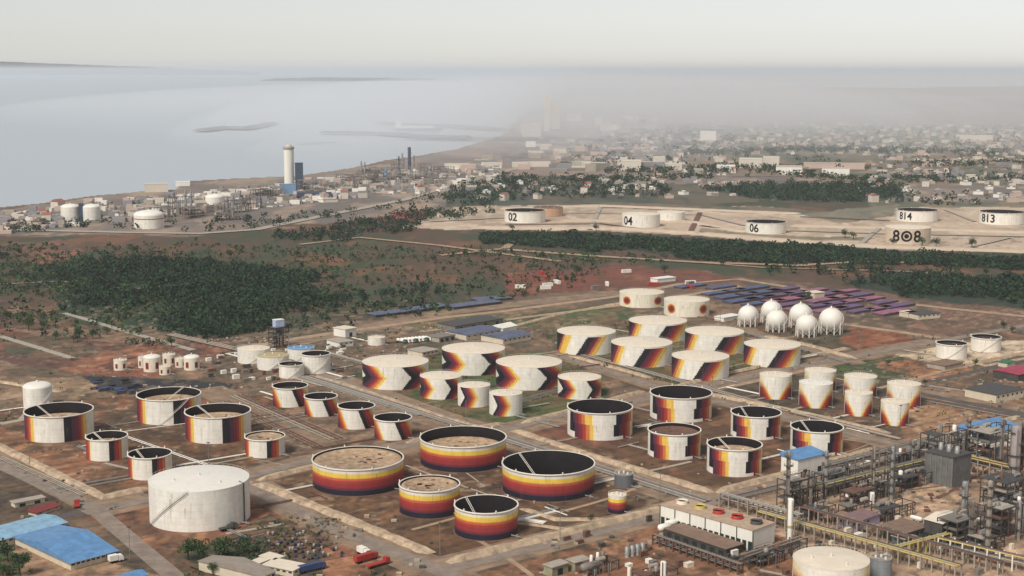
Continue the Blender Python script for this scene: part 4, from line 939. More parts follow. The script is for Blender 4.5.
# ------------------------------------------------------------ pipes, racks, columns
def local(A, B):
    d = B-A; return d.length, math.atan2(d.y, d.x)
def pipe_run(label, a, b, n=5, gap=1.1, r=.28, z=.7, mats=None, step=9, name='pipeline', group=None):
    A, B = at(*a), at(*b); L, rz = local(A, B); t = thing(name, label, 'pipeline', A, rz, group); rs = random.Random(int(a[0]*7+a[1]))
    for k in range(n):
        rr = r*rs.uniform(.6,1.3); y = (k-(n-1)/2)*gap
        MB().bar((0,y,z),(L,y,z), rr, 7).build('pipe', (mats or [M_SILVER, M_RUST, M_STEEL, M_CONC])[rs.randrange(len(mats or [1]*4))], t)
    c = int(min(60, L/step)); 
    if c > 0:
        sm = MB().box(-.25,.25,-n*gap/2,n*gap/2,-.02,z-r*.6); me = None
        for k in range(c):
            x = L*(k+.5)/c
            if me is None: me = sm.build('support', M_CONC, t, (x,0,0)).data
            else: link('support', me, t, (x,0,0))
    return t
def pipe_rack(label, a, b, w=5, h=6, n=6, levels=2, step=7, frame=None, accents=None, r=.25, group=None):
    A, B = at(*a), at(*b); L, rz = local(A, B); t = thing('pipe_rack', label, 'pipe rack', A, rz, group); rs = random.Random(int(a[0]*5+a[1]))
    fr = frame or M_CONC; c = max(2, int(L/step)+1); me = None
    f = MB(); f.box(-.25,.25,-w/2-.25,-w/2+.25,0,h+.6); f.box(-.25,.25,w/2-.25,w/2+.25,0,h+.6)
    for lv in range(levels): f.box(-.2,.2,-w/2+.25,w/2-.25,h-lv*2.2-.3,h-lv*2.2)
    for k in range(min(c, 60)):
        x = L*k/(min(c,60)-1)
        if me is None: me = f.build('frame', fr, t, (x,0,0)).data
        else: link('frame', me, t, (x,0,0))
    pal = [M_SILVER, M_STEEL, M_RUST, M_CONC, M_STEELD]
    for lv in range(levels):
        for k in range(n):
            y = -w/2+.6+(w-1.2)*k/max(1,n-1); rr = r*rs.uniform(.5,1.25); z = h-lv*2.2+rr
            m_ = pal[rs.randrange(5)]
            if accents and k in accents and lv == 0: m_ = M_YEL; rr = r*1.25
            MB().bar((-.5,y,z),(L+.5,y,z), rr, 6).build('pipe', m_, t)
    return t
def column(label, px, ytop, ybase, wpx, m_=None, plats=5, cat='column', name='process_column', group=None, band=False, far=False, dome=True):
    P = at(px, ybase); r = wpx/2*dep(P)/F; h = height_at(P, ytop); m_ = m_ or M_SILVER
    t = thing(name, label, cat, (P.x, P.y, 0), math.atan2(-P.x, P.y), group)
    pr = [(r*1.15,0),(r*1.02,h*.06),(r,h*.07),(r,h*.97)]+([(r*.8,h*.99),(.02,h)] if dome else [(r,h),(r*.85,h),(r*.85,h-.5),(.02,h-.5)])
    MB().lathe(pr, 20, cap=False).build('shell', m_, t)
    if band: MB().lathe([(r+.06,h*.30),(r+.06,h*.36)], 20, cap=False).build('painted_band', M_YEL, t)
    for k in range(plats):
        z = h*(k+1)/(plats+.6); p = MB(); a0 = random.uniform(0,6); n = 10; vs = []
        for i in range(n+1):
            a = a0+PI*1.5*i/n
            for q, zz in ((r+.02,z),(r+1.3,z),(r+1.3,z+1.1)): vs.append((q*math.sin(a),-q*math.cos(a),zz))
        p.add(vs, [(3*i,3*i+1,3*i+4,3*i+3) for i in range(n)])
        for i in range(n+1):
            a = a0+PI*1.5*i/n; p.bar(((r+1.3)*math.sin(a),-(r+1.3)*math.cos(a),z),((r+1.3)*math.sin(a),-(r+1.3)*math.cos(a),z+1.1),.06,3)
            if i: a2 = a0+PI*1.5*(i-1)/n; p.bar(((r+1.3)*math.sin(a),-(r+1.3)*math.cos(a),z+1.1),((r+1.3)*math.sin(a2),-(r+1.3)*math.cos(a2),z+1.1),.06,3)
        p.build('platform', M_STEELD, t)
    if not far:
        l = MB(); a = random.uniform(-1,1); x, y = (r+.5)*math.sin(a), -(r+.5)*math.cos(a)
        l.bar((x-.25,y,0),(x-.25,y,h*.95),.07,3); l.bar((x+.25,y,0),(x+.25,y,h*.95),.07,3)
        for k in range(int(h/1.2)): l.bar((x-.25,y,1+k*1.2),(x+.25,y,1+k*1.2),.05,3)
        l.build('ladder', M_STEELD, t)
        a = random.uniform(-2.5,2.5); x, y = (r+.45)*math.sin(a), -(r+.45)*math.cos(a)
        MB().bar((x,y,.5),(x,y,h*1.0),.22,6).build('riser_pipe', M_STEEL, t)
    return t
def process_frame(label, px, py, wu, wd, h, floors=3, rz=None, vessels=3, m_=None, roofm=None, group=None, name='process_frame', seed=0):
    P = at(px, py); t = thing(name, label, 'steel structure', (P.x, P.y, 0), AU if rz is None else rz, group); rs = random.Random(int(px*3+py)+seed)
    b = MB(); nx = max(1, int(wu/5)); ny = max(1, int(wd/5)); m_ = m_ or M_STEELD
    for i in range(nx+1):
        for j in range(ny+1):
            if 0 < i < nx and 0 < j < ny: continue
            x = -wu/2+wu*i/nx; y = -wd/2+wd*j/ny; b.box(x-.18,x+.18,y-.18,y+.18,0,h)
    for k in range(1, floors+1):
        z = h*k/floors-.02
        for y in (-wd/2, wd/2): b.box(-wu/2,wu/2,y-.15,y+.15,z-.35,z)
        for x in (-wu/2, wu/2): b.box(x-.15,x+.15,-wd/2,wd/2,z-.35,z)
        for i in range(nx):
            if rs.random() < .5: b.bar((-wu/2+wu*i/nx,-wd/2-.02,z-h/floors),(-wu/2+wu*(i+1)/nx,-wd/2-.02,z-.3),.1,4)
        for y in (-wd/2, wd/2): b.bar((-wu/2,y,z+1.1),(wu/2,y,z+1.1),.07,3)
    b.build('frame', m_, t)
    for k in range(1, floors+1):
        z = h*k/floors; c = rs.uniform(.25,.7); MB().box(-wu/2+.2, -wu/2+.2+(wu-.4)*c, -wd/2+.2, wd/2-.2, z-.02, z+.08).build('deck', rs.choice([M_STEEL, M_RUST, M_CONC, M_STEELD]), t)
        for q in range(vessels if k < floors else max(1, vessels-1)):
            x = rs.uniform(-wu/2+1.5, wu/2-1.5); y = rs.uniform(-wd/2+1.2, wd/2-1.2); r = rs.uniform(.5,1.1); hh = min(h/floors*.7, rs.uniform(1.5,4))
            if rs.random() < .5: MB().lathe([(r,z+.09),(r,z+hh*.85),(r*.7,z+hh),(.02,z+hh+.1)], 12, cap=False, cx=x, cy=y).build('vessel', rs.choice([M_SILVER,M_STEEL,M_WHITE,M_RUST]), t)
            else: MB().bar((x-2,y,z+r+.2),(x+2,y,z+r+.2), r, 10).build('drum', rs.choice([M_SILVER,M_STEEL,M_CONC]), t)
    for q in range(9):
        x = rs.uniform(-wu/2, wu/2); y = -wd/2-.5+rs.choice([0,0,wd*.6]); MB().bar((x,y,.2),(x,y,h*rs.uniform(.5,1)), rs.uniform(.12,.3), 6).build('riser_pipe', rs.choice([M_SILVER,M_RUST,M_STEEL]), t)
    return t
def hvessel(label, px, py, L, r, rz, m_=None, z=2.2, group=None):
    P = at(px, py); t = thing('horizontal_vessel', label, 'vessel', (P.x, P.y, 0), rz, group); m_ = m_ or M_WHITE
    me = MB().lathe([(.02,-L/2-r*.55),(r*.6,-L/2-r*.42),(r,-L/2),(r,L/2),(r*.6,L/2+r*.42),(.02,L/2+r*.55)], 18, cap=False)
    o = me.build('shell', m_, t, (0,0,z+r)); o.rotation_euler = (0, PI/2, 0)
    for x in (-L*.3, L*.3): MB().box(x-.3,x+.3,-r*.7,r*.7,0,z+r*.4).build('saddle', M_CONC, t)
    return t
# corridors between the compounds
pipe_run('long bundle of pipes running down the main corridor past the chevron tanks', (306,377), (706,503), 7, 1.2, .3)
pipe_run('second pipe bundle in the main corridor, on the side of the banded tanks', (250,362), (420,416), 5, 1.2, .3)
pipe_run('tan pipe bundle from the left yard down to the banded tanks', (236,396), (336,440), 4, 2.6, .3, mats=[M_BEIGE, M_RUST, M_CONC])
pipe_run('brown pipe bundle just below the tan one that starts in the left yard', (224,402), (318,448), 3, 2.4, .3, mats=[M_RUST, M_BEIGE])
pipe_run('pipe bundle along the far road behind the stepped pattern tanks', (572,352), (790,412), 5, 1.2, .3)
pipe_run('pipe bundle running on from the flame triangle tanks to the plant', (792,413), (900,440), 5, 1.2, .3)
pipe_run('white pipes between the small barred tanks at the left', (113,433), (207,466), 2, 1.6, .35, mats=[M_WHITE])
pipe_run('white pipe joining the two large barred tanks at the left', (100,436), (190,424), 1, 1, .35, mats=[M_WHITE])
pipe_run('white pipe from the biggest white tank to the small sandy roofed one', (176,467), (248,455), 1, 1, .4, mats=[M_WHITE])
pipe_run('pipe bundle in the grass among the chevron tanks', (500,408), (570,388), 4, 2.0, .3, mats=[M_STEEL, M_SILVER])
pipe_run('pipe bundle in the dark yard behind the plain white tanks', (170,335), (290,362), 6, 1.6, .35, mats=[M_RUST, M_CONC, M_STEELD])
pipe_run('pipe bundle crossing behind the flare tower tanks', (320,352), (430,382), 5, 1.6, .35)
pipe_run('pipes from the smallest banded tank to the bank', (516,520), (545,524), 3, 1.8, .3, mats=[M_WHITE, M_CONC])
pipe_run('pipes along the road at the right beside the plant', (906,397), (1050,424), 5, 1.4, .35, mats=[M_STEELD, M_RUST, M_STEEL])
pipe_run('pipes beside the bank of the stepped pattern tanks toward the plant', (720,503), (790,486), 5, 1.3, .3)
pipe_run('pipes on the edge of the road from the bottom left corner', (0,458), (84,496), 3, 1.4, .3, mats=[M_CONC])
pipe_run('pipe bundle near the spheres toward the slanted bar tanks', (735,330), (850,364), 4, 1.3, .3)
pipe_run('two white inlet pipes left of the stepped pattern tanks in front', (636,428), (652,426), 2, 2.5, .4, mats=[M_WHITE])
# flare tower by the plain white tanks
process_frame('dark lattice flare tower with a pale blue panel by the plain white tanks', 279, 347, 12, 8, 15, 4, vessels=3, m_=M_BLACK)
P = at(279, 347); building('tower_sign_box', 'pale blue box carried on top of the dark lattice tower', 'box', 0, 0, 7, 5, 5, wall=mat('pale_blue_panel', (178,190,216), .6), roof=M_WHITE, P=Vector((P.x, P.y, 0)), base=15.2, over=.1)
column('thin pale stack rising from the dark lattice tower', 275, 318, 345, 1.1, M_STEEL, 0, far=True)
column('second thin stack rising beside the dark lattice tower', 283, 320, 346, 1.0, M_STEEL, 0, far=True)
# black yard heap behind the barred tanks
for k in range(16):
    building('equipment_skid', 'dark skid unit lying in the black yard behind the barred tanks', 'skid', random.uniform(95,140), random.uniform(382,394), random.uniform(3,6), random.uniform(2,3), random.uniform(1,2.2), wall=M_STEELD, roof=M_DBLUE if k % 3 else M_BLACK, group='dark skids of the black yard', over=.05)
for k in range(60):
    x = random.uniform(200,345); y = 350+random.uniform(0,32)-(x-270)*.02
    if any((at(x,y).x-f[0])**2+(at(x,y).y-f[1])**2 < (f[2]+4)**2 for f in FOOT): continue
    c = random.choice([('grey',M_STEEL),('white',M_WHITE),('rusty',M_RUST),('dark',M_STEELD)])
    building('equipment_skid', c[0]+' skid unit in the pipe yard around the plain white tanks', 'skid', x, y, random.uniform(2,6), random.uniform(1.5,3), random.uniform(.8,2.5), wall=c[1], roof=c[1], group=c[0]+' skids of the pipe yard', over=.05)
# ---- the plant, bottom right
t = box4('cooling_tower', 'long white cooling tower with a dark louvred foot and five round fans', 'cooling tower', (664,526), (757,553), (770,543), 9.2, wall=M_WHITE, roof=mat('fan_deck', (176,152,128), .9), over=.3)
a_, b_, c_ = at(664,526), at(757,553), at(770,543); Lc = (b_-a_).length; Wc = (c_-b_).length
for k in range(17):
    x = -Lc/2+Lc*(k+.5)/17; MB().box(x-Lc/50, x+Lc/50, -Wc/2-.12, -Wc/2+.2, .1, 4.2).build('louvre', M_GREEND, t)
for k in range(7):
    x = -Lc/2+Lc*k/6; MB().box(x-.15, x+.15, -Wc/2-.4, -Wc/2-.1, 0, 9.3).build('post', M_STEELD, t)
for k, m_ in enumerate([M_CREAM, M_YEL, M_RED, M_RED, M_STEELD]):
    x = -Lc/2+Lc*(k+.55)/5; f = MB(); f.lathe([(2.7,9.57),(2.4,10.3),(2.6,11),(2.4,11),(2.2,10.3)], 24, cap=False, cx=x, cy=Wc*.05); fo = f.build('fan_stack', m_, t)
    MB().lathe([(2.25,10.3),(.02,10.4)], 20, cap=False, cx=x, cy=Wc*.05).build('fan', M_BLACK, fo)
box4('pump_shed', 'low brown roofed pump shed in front of the white cooling tower', 'shed', (666,537), (727,558), (741,552), 3.6, wall=M_STEELD, roof=M_BROWNR, doors=7)
hvessel('white horizontal vessel in front of the cooling tower, nearer of two', 664, 535, 5, 1.5, AU)
hvessel('white horizontal vessel in front of the cooling tower, farther of two', 671, 531, 5, 1.5, AU)
pipe_rack('pipe rack along the front of the brown roofed pump shed', (655,544), (740,574), 3, 4, 4, 2, 4, frame=M_RUST)
pipe_rack('pipe rack running behind the cooling tower toward the white column', (722,506), (800,528), 4, 6, 6, 2, 5, frame=M_CONC)
pipe_rack('pipe rack crossing at the foot of the cooling tower end', (744,568), (802,549), 5, 5, 5, 2, 5, frame=M_STEELD)
for k in range(4): 
    P = at(627+k*5.2, 556-k*1.3); column('grey ribbed silo in the row of four near the bottom edge', 627+k*5.2, 546.5-k*1.3, 557-k*1.3, 4.6, M_SILVER, 0, name='small_silo', cat='silo', group='row of four grey silos', far=True)
column('white column with domed top and a yellow band in front of the plant', 789.5, 498, 540, 6.5, M_WHITE2, 0, band=True)
column('thin white post tank at the bottom edge below the pump shed', 663, 561, 590, 6, M_WHITE2, 0)
column('short cream post at the bottom edge left of the white post tank', 629, 567, 590, 4, M_CREAM, 0)
C1 = M_SILVER; CT = mat('tan_cladding', (148,134,118), .7, .5, .25)
for lab, px, yt, yb, w_, m_, n_ in (('tall thin tan column at the left of the plant beside the blue roofed shed', 787.5, 451, 512, 3.6, CT, 6), ('thin grey column right of the blue roofed shed', 825.5, 450, 494, 3.4, C1, 4), ('slim tan column in the middle of the plant, left of the pair', 872.5, 446, 500, 3.3, CT, 6), ('slim grey column in the middle of the plant, right of the pair', 891, 446, 500, 3.8, C1, 6), ('thin column left of the second blue roof', 968, 417, 462, 3.0, CT, 7), ('thin dark column before the second blue roof', 1000, 418, 470, 2.6, M_STEEL, 4), ('thickest pinkish grey column at the right edge of the plant', 1013.5, 425, 488, 10, mat('pink_grey', (150,138,134), .6, .4, .2), 5), ('thin brown column right behind the thickest one', 1021, 422, 486, 3.2, M_RUST, 6), ('grey column in front of the grey furnace box', 963.5, 481, 523, 6, C1, 4), ('tallest tan column near the bottom right', 987, 480, 555, 5.4, CT, 7), ('short column left of the tallest tan one', 971, 500, 548, 3.4, M_STEEL, 4), ('short white vessel standing at the foot of the middle pair of columns', 872, 492, 503, 4.5, M_WHITE2, 0), ('short twin pipe column at the left of the plant frames', 810, 470, 505, 2.6, M_STEEL, 3), ('short dark column between the plant frames', 846, 462, 490, 2.6, M_STEELD, 3), ('short grey column behind the yellow pipe', 912, 440, 470, 2.6, M_STEEL, 3), ('short column at the right edge below the thickest one', 1018, 500, 540, 3.5, C1, 3)):
    column(lab, px, yt, yb, w_, m_, n_)
box4('plant_shed', 'tall white shed with a bright blue roof at the left of the plant', 'shed', (791,478), (820,471), (816,465), 9, wall=M_WHITE, roof=M_BLUE, kind='mono', doors=2)
box4('plant_shed', 'shed with a bright blue roof at the right end of the plant', 'shed', (972,452), (1012,443), (1006,436), 9, wall=M_WHITE, roof=M_BLUE, kind='mono', doors=3)
t = box4('furnace', 'large dark grey furnace box in the plant', 'furnace', (928,482), (955,489), (967,482), 15, wall=mat('furnace_grey', (106,106,104), .7, .3, .35), roof=M_STEELD)
af, bf, cf = at(928,482), at(955,489), at(967,482); Lf = (bf-af).length; Wf = (cf-bf).length
for k in range(6): x = -Lf/2+Lf*k/5; MB().box(x-.2,x+.2,-Wf/2-.35,-Wf/2-.05,0,15).build('buttress', M_STEEL, t)
for k in range(3): MB().lathe([(1.2,15.4),(1.1,19),(.9,19),(.9,15.5)], 14, cap=False, cx=-Lf*.3+k*Lf*.3).build('flue', M_SILVER, t)
for lab, px, py, wu, wd, h, fl, vs_ in (('open steel frame crowded with vessels left of the plant shed foot', 800, 503, 22, 9, 13, 3, 4), ('open steel frame between the blue shed and the middle columns', 838, 488, 26, 8, 9, 2, 4), ('dark equipment frame under the yellow pipe at left', 862, 500, 22, 8, 6, 2, 4), ('dark equipment frame under the middle pair of columns', 884, 494, 16, 8, 8, 2, 4), ('dark frame with exchangers left of the furnace box', 914, 484, 26, 9, 6, 2, 5), ('steel frame behind the yellow pipe, right of the middle columns', 912, 465, 34, 8, 9, 2, 5), ('steel frame standing on the far side of the furnace box', 942, 465, 24, 10, 18, 4, 4), ('tall dark frame behind the thickest column', 992, 462, 26, 14, 18, 4, 5), ('dark frame at the right edge with many vessels', 1008, 505, 24, 14, 14, 3, 5), ('crowded steel frame right of the tallest tan column', 1006, 530, 26, 12, 13, 3, 5), ('low exchanger frame beside the purple roofed hut', 893, 517, 22, 7, 6, 2, 4), ('steel frame left of the tallest tan column', 962, 540, 22, 10, 11, 3, 5), ('dark low frame at the foot of the tallest column', 985, 548, 14, 9, 6, 2, 4), ('steel frame at the far end near the second blue roof', 960, 452, 12, 8, 10, 2, 3), ('low frame of pumps at the left foot of the plant', 815, 515, 20, 7, 4, 1, 5), ('low frame of pumps near the slim column pair', 855, 510, 16, 6, 3.5, 1, 4)):
    process_frame(lab, px, py, wu, wd, h, fl, vessels=vs_)
pipe_rack('long rack carrying a bright yellow pipe through the plant', (789,507), (928,472), 4, 7, 6, 2, 7, frame=M_STEELD, accents=[0])
pipe_rack('rear pipe rack of the plant behind the slim column pair', (826,480), (936,452), 5, 8, 7, 2, 6, frame=M_STEEL)
pipe_rack('rack with yellow rails leaving the furnace box to the right', (957,470), (1016,484), 5, 8, 6, 2, 6, frame=M_CONC, accents=[0,5])
pipe_rack('long yellow topped pipe rack at the bottom running to the lower right', (760,522), (958,578), 5, 5, 7, 1, 5, frame=M_CONC, accents=[0,3])
pipe_rack('second long pipe rack just above the yellow topped one', (802,518), (1000,574), 4, 5, 6, 1, 5, frame=M_CONC)
pipe_rack('yellow pipe rack crossing between the two long bottom racks', (898,558), (948,545), 3, 5, 4, 1, 5, frame=M_YEL, accents=[0,3])
pipe_rack('white posted pipe rack in the bottom right corner', (940,552), (1040,576), 4, 6, 6, 2, 5, frame=M_WHITE, accents=[0])
pipe_rack('dark rack leaving the right column group to the edge', (985,505), (1040,518), 4, 7, 6, 2, 6, frame=M_STEELD)
box4('control_house', 'lavender walled hut with a brown roof edged in purple in the plant', 'building', (838,526), (856,531), (880,523), 4, wall=mat('lavender_wall', (176,168,190), .8), roof=mat('mauve_roof', (130,104,104), .9), windows=3)
box4('control_house', 'green walled control building with a flat brown roof in the plant', 'building', (882,537), (908,545), (926,537), 5, wall=mat('green_grey_wall', (84,96,92), .8), roof=M_BROWNR, windows=5)
box4('control_house', 'small annex in front of the green walled control building', 'building', (893,544), (906,548), (914,544), 3.5, wall=MATS['green_grey_wall'], roof=M_CONC, windows=2)
box4('open_shed', 'open shed with a white edged curved roof right of the control building', 'shed', (927,540), (945,545), (962,534), 9, wall=M_STEELD, roof=M_CREAM, kind='gable', doors=3)
hvessel('cream horizontal vessel on the roof side of the control building', 903, 530, 6, 1.2, AD, M_CREAM)
hvessel('white horizontal vessel beside the low exchanger frame', 916, 525, 5, 1.0, AD, M_WHITE)
hvessel('grey horizontal vessel near the bottom edge left of the silos', 590, 575, 8, 1.6, AU, M_STEEL)
box4('pump_shed', 'khaki box shed at the bottom edge, left of two', 'shed', (550,578), (566,573), (562,569), 4, wall=mat('khaki_wall', (150,144,116), .9), roof=M_CONC, doors=1)
box4('pump_shed', 'khaki box shed at the bottom edge, right of two', 'shed', (573,573), (588,569), (584,565), 4, wall=MATS['khaki_wall'], roof=M_CONC, doors=1)
process_frame('low pump frame at the bottom edge right of the khaki sheds', 600, 570, 14, 7, 4, 1, vessels=5)
process_frame('low pump frame behind the short cream post', 655, 577, 18, 7, 3, 1, vessels=5)
process_frame('low pump frame at the foot of the cooling tower end', 765, 562, 14, 8, 5, 2, vessels=4)
for k in range(90):    # small plant equipment
    x = random.uniform(560,1020); y = random.uniform(500,575)
    if y < 500+max(0,(760-x))*.18 or (660 < x < 775 and y < 556): continue
    if x > 880 and 495 < y < 512: continue
    if any((at(x,y).x-f[0])**2+(at(x,y).y-f[1])**2 < (f[2]+2)**2 for f in FOOT): continue
    c = random.choice([('grey',M_STEEL),('white',M_WHITE),('rusty',M_RUST),('dark',M_STEELD),('cream',M_CREAM)])
    building('pump_skid', c[0]+' pump skid on the pinkish plant yard', 'skid', x, y, random.uniform(1.5,4), random.uniform(1,2.4), random.uniform(.8,2.6), wall=c[1], roof=c[1], group=c[0]+' pump skids of the plant yard', over=.05)
# feed pipes from the tanks to the corridors, and loose debris over the yards
rs = random.Random(5)
for (fx, fy, fr), lb in list(zip(FOOT, LAB)):
    lb = ' '.join(lb.split()[:12]).rstrip(',')
    if fy > 1500 or fr < 5: continue
    for k in range(2):
        dr = rs.choice([AU, AU+PI, AD, AD+PI]); L = rs.uniform(14, 38)
        if any(math.hypot(fx+math.cos(dr)*(fr+q)-gx, fy+math.sin(dr)*(fr+q)-gy) < gr+3 for gx, gy, gr in FOOT for q in (4, L/2, L) if (gx, gy) != (fx, fy)): continue
        off = rs.uniform(-.5,.5)*fr; s0 = math.sqrt(fr*fr-off*off)+.3; nx, ny = -math.sin(dr), math.cos(dr)
        t = thing('feed_pipe', ('feed pipes of the '+lb), 'pipe', (fx+nx*off+math.cos(dr)*s0, fy+ny*off+math.sin(dr)*s0, 0), dr, 'feed pipes of the tanks')
        m_ = rs.choice([M_WHITE, M_SILVER, M_CONC, M_RUST])
        for y in (-.6, .6): MB().bar((0,y,.6),(L,y,.6), .27, 6).build('pipe', m_, t)
        if rs.random() < .5: MB().bar((L,-8,.6),(L,8,.6), .27, 6).build('header_pipe', m_, t)
def debris(poly, spacing, seed, s0=.3, s1=1.4, keep=.5):
    X, Y = scatter_poly(poly, spacing, seed, keep); r_ = random.Random(seed); b = MB()
    for x, y in zip(X, Y):
        if any((x-f[0])**2+(y-f[1])**2 < (f[2]+1.5)**2 for f in FOOT): continue
        a = r_.uniform(s0, s1); c = r_.uniform(s0, s1); b.box(x-a, x+a, y-c, y+c, 0, r_.uniform(.2, 1.0), r_.randrange(5))
    o = b.build('debris', [M_CONC, M_RUST, M_STEELD, M_STEEL, M_BEIGE]); o['kind'] = 'stuff'
debris([(-60,440),(0,470),(90,515),(180,500),(250,490),(440,572),(700,512),(780,490),(1024,425),(1024,660),(-60,660)], 7.5, 31, keep=.45)
debris([(150,345),(330,335),(600,318),(610,350),(430,350),(340,372),(230,398),(60,398)], 9, 32, keep=.5)
debris([(890,372),(1024,362),(1024,424),(900,436)], 8, 33, keep=.52)
debris([(-60,440),(60,400),(300,395),(430,440),(560,412),(900,360),(900,440),(700,495),(440,560),(250,490),(90,500)], 14, 34, s1=.8, keep=.45)
# lamp masts
mast = bpy.data.objects.new('lamp_mast', None); COL.objects.link(mast)
m1 = MB().bar((0,0,0),(0,0,14),.16,6).build('pole', M_STEEL, mast); m2 = MB().cb(0,0,14,1.6,.6,.35).build('lamp_head', M_STEELD, mast); remember(mast, m1, m2)
first = True
for px, py, wh in ((209,470,'where the white pipes cross behind the biggest white tank'),(250,410,'between the left barred tanks and the leaning bar row'),(330,370,'beside the row of leaning bar tanks'),(466,425,'just behind the farthest banded tank'),(640,360,'among the slanted bar tanks'),(712,400,'behind the stepped pattern tanks'),(860,350,'by the grassy plot right of the slanted bar tanks'),(790,398,'at the foot of the flame triangle tanks'),(30,470,'on the road at the left edge'),(130,560,'on the road right of the blue warehouse'),(440,556,'at the corner of the banded tank compound'),(560,540,'on the road below the nearest banded tank'),(660,500,'by the near corner of the cooling tower'),(720,330,'left of the gas spheres'),(900,430,'behind the plant at the end of the long road'),(60,340,'on the red earth at the far left'),(520,330,'beside the blue grey workshops'),(400,350,'behind the leftmost chevron tank')):
    P = at(px, py)
    if first: mast.location = P; o = mast; first = False
    else: o = dup(mast, P, random.uniform(0,3))
    tag(o, 'thin grey lamp mast '+wh, 'lamp mast', 'lamp masts of the tank farm')
# ------------------------------------------------------------ the coast, the far refinery, the town
def blk(name, label, cat, x0, x1, yt, yb, m_, roof=None, depth=None, group=None, kind='flat', windows=0):
    cx = (x0+x1)/2; P = at(cx, yb); k = dep(P)/F; wu = (x1-x0)*k; h = max(height_at(P, yt), 2); wd = depth or wu*.6
    P2 = P+Vector((P.x,P.y,0)).normalized()*wd/2
    return building(name, label, cat, 0, 0, wu, wd, h, rz=math.atan2(-P.x,P.y), P=P2, wall=m_, roof=roof or m_, kind=kind, group=group, over=.3, windows=windows)
PALE = mat('pale_plaster', (206,196,180), .9, .02, .1); PALE2 = mat('pale_pink_plaster', (190,168,154), .9, .02, .1); GREYB = mat('grey_block', (140,136,136), .9, .02, .15); BLUEB = mat('navy_cladding', (64,74,92), .7, .02, .1); LB = mat('sky_blue_cladding', (120,150,180), .7, .02, .1); RT = mat('reddish_roof', (150,96,84), .9, .02, .15)
P = at(289.5, 190); r = 5.0*dep(P)/F; h = height_at(P, 146)
t = thing('silo_tower', 'tall pale round tower with a ringed top on the coast', 'tower', (P.x,P.y,0), math.atan2(-P.x,P.y))
MB().lathe([(r,0),(r,h*.93)], 32, cap=False).build('shaft', M_WHITE, t); MB().lathe([(r*1.02,h*.93),(r*1.12,h*.935),(r*1.12,h*.985),(.02,h*.99)], 32, cap=False).build('ringed_top', M_CONC, t)
MB().lathe([(r*.6,h*.99),(r*.6,h*1.02),(.02,h*1.03)], 16, cap=False).build('cap', PALE, t)
blk('tower_block', 'dark blue tall block right beside the cream round tower', 'building', 295.5, 303.5, 163, 191, BLUEB)
blk('factory_hall', 'pale blue hall at the foot of the cream round tower', 'hall', 280, 296, 184.5, 195, LB)
blk('factory_hall', 'long low navy hall right of the cream round tower', 'hall', 297, 331, 193, 197.5, BLUEB)
blk('factory_hall', 'short low blue hall at the right end of the navy one', 'hall', 333, 348, 193.5, 198, LB)
blk('tower_block', 'dark lift shaft between the twin white domed tanks', 'tower', 79.5, 84, 204, 222, BLUEB, depth=8)
blk('tent_hall', 'pale low hall on the shoreline left of the white roofed tent', 'hall', 145, 168, 184, 192, PALE)
blk('tent_hall', 'bright white roofed tent hall on the shoreline', 'hall', 176, 190, 182, 186, M_WHITE, kind='gable')
for lab, px, yt, yb, w_, m_ in (('grey lattice tower left of the tall pale coast tank, first of two', 186, 190, 215, 2.2, GREYB), ('grey lattice tower left of the tall pale coast tank, second of two', 191.5, 191, 215, 2.2, GREYB), ('grey column right of the tall pale coast tank', 227, 196, 216, 3, GREYB), ('second grey column right of the tall pale coast tank', 233, 195, 217, 3, GREYB), ('thin chimney pair of the far refinery, left one', 361.5, 161, 178, 1.5, GREYB), ('thin chimney pair of the far refinery, right one', 365, 162, 178, 1.5, GREYB), ('dark blue tall column of the far refinery', 409.5, 147, 172, 3.2, BLUEB), ('thin column just left of the dark blue one in the far refinery', 402.5, 153, 173, 1.6, GREYB), ('thin column left of the pair near the dark blue one', 399, 156, 174, 1.4, BLUEB), ('blue grey column in the middle of the far refinery', 386, 168, 180, 3, LB), ('slim column right of the dark blue one in the far refinery', 414, 155, 172, 1.5, GREYB), ('squat column at the right end of the far refinery', 430, 166, 180, 3, GREYB)):
    column(lab, px, yt, yb, w_, m_, 2, far=True)
for i, (px, yb) in enumerate([(372,180),(381,181),(392,179),(404,179),(418,180),(428,183),(437,181),(360,184),(375,186),(190,218),(228,220),(310,193),(320,194),(335,190),(240,212),(252,208),(262,200),(350,190),(356,182),(368,176),(384,174),(395,184),(410,186),(424,175),(444,174),(452,178),(176,214),(200,216),(160,222),(272,196),(345,182),(398,172),(440,186),(420,190)]):
    wh = 'near the lattice towers of the coast' if px < 240 else ('around the pale round tower' if px < 348 else ('left of the dark blue column' if px < 405 else 'right of the dark blue column'))
    process_frame('grey process frame '+wh, px, yb, random.uniform(22,40), 16, random.uniform(12,24), 3, rz=random.uniform(0,1), vessels=2, m_=random.choice([M_STEEL, GREYB, M_STEELD]), group='process frames '+wh)
random.seed(21)
walls = [('cream', PALE), ('pinkish', PALE2), ('grey', GREYB), ('white', M_WHITE)]
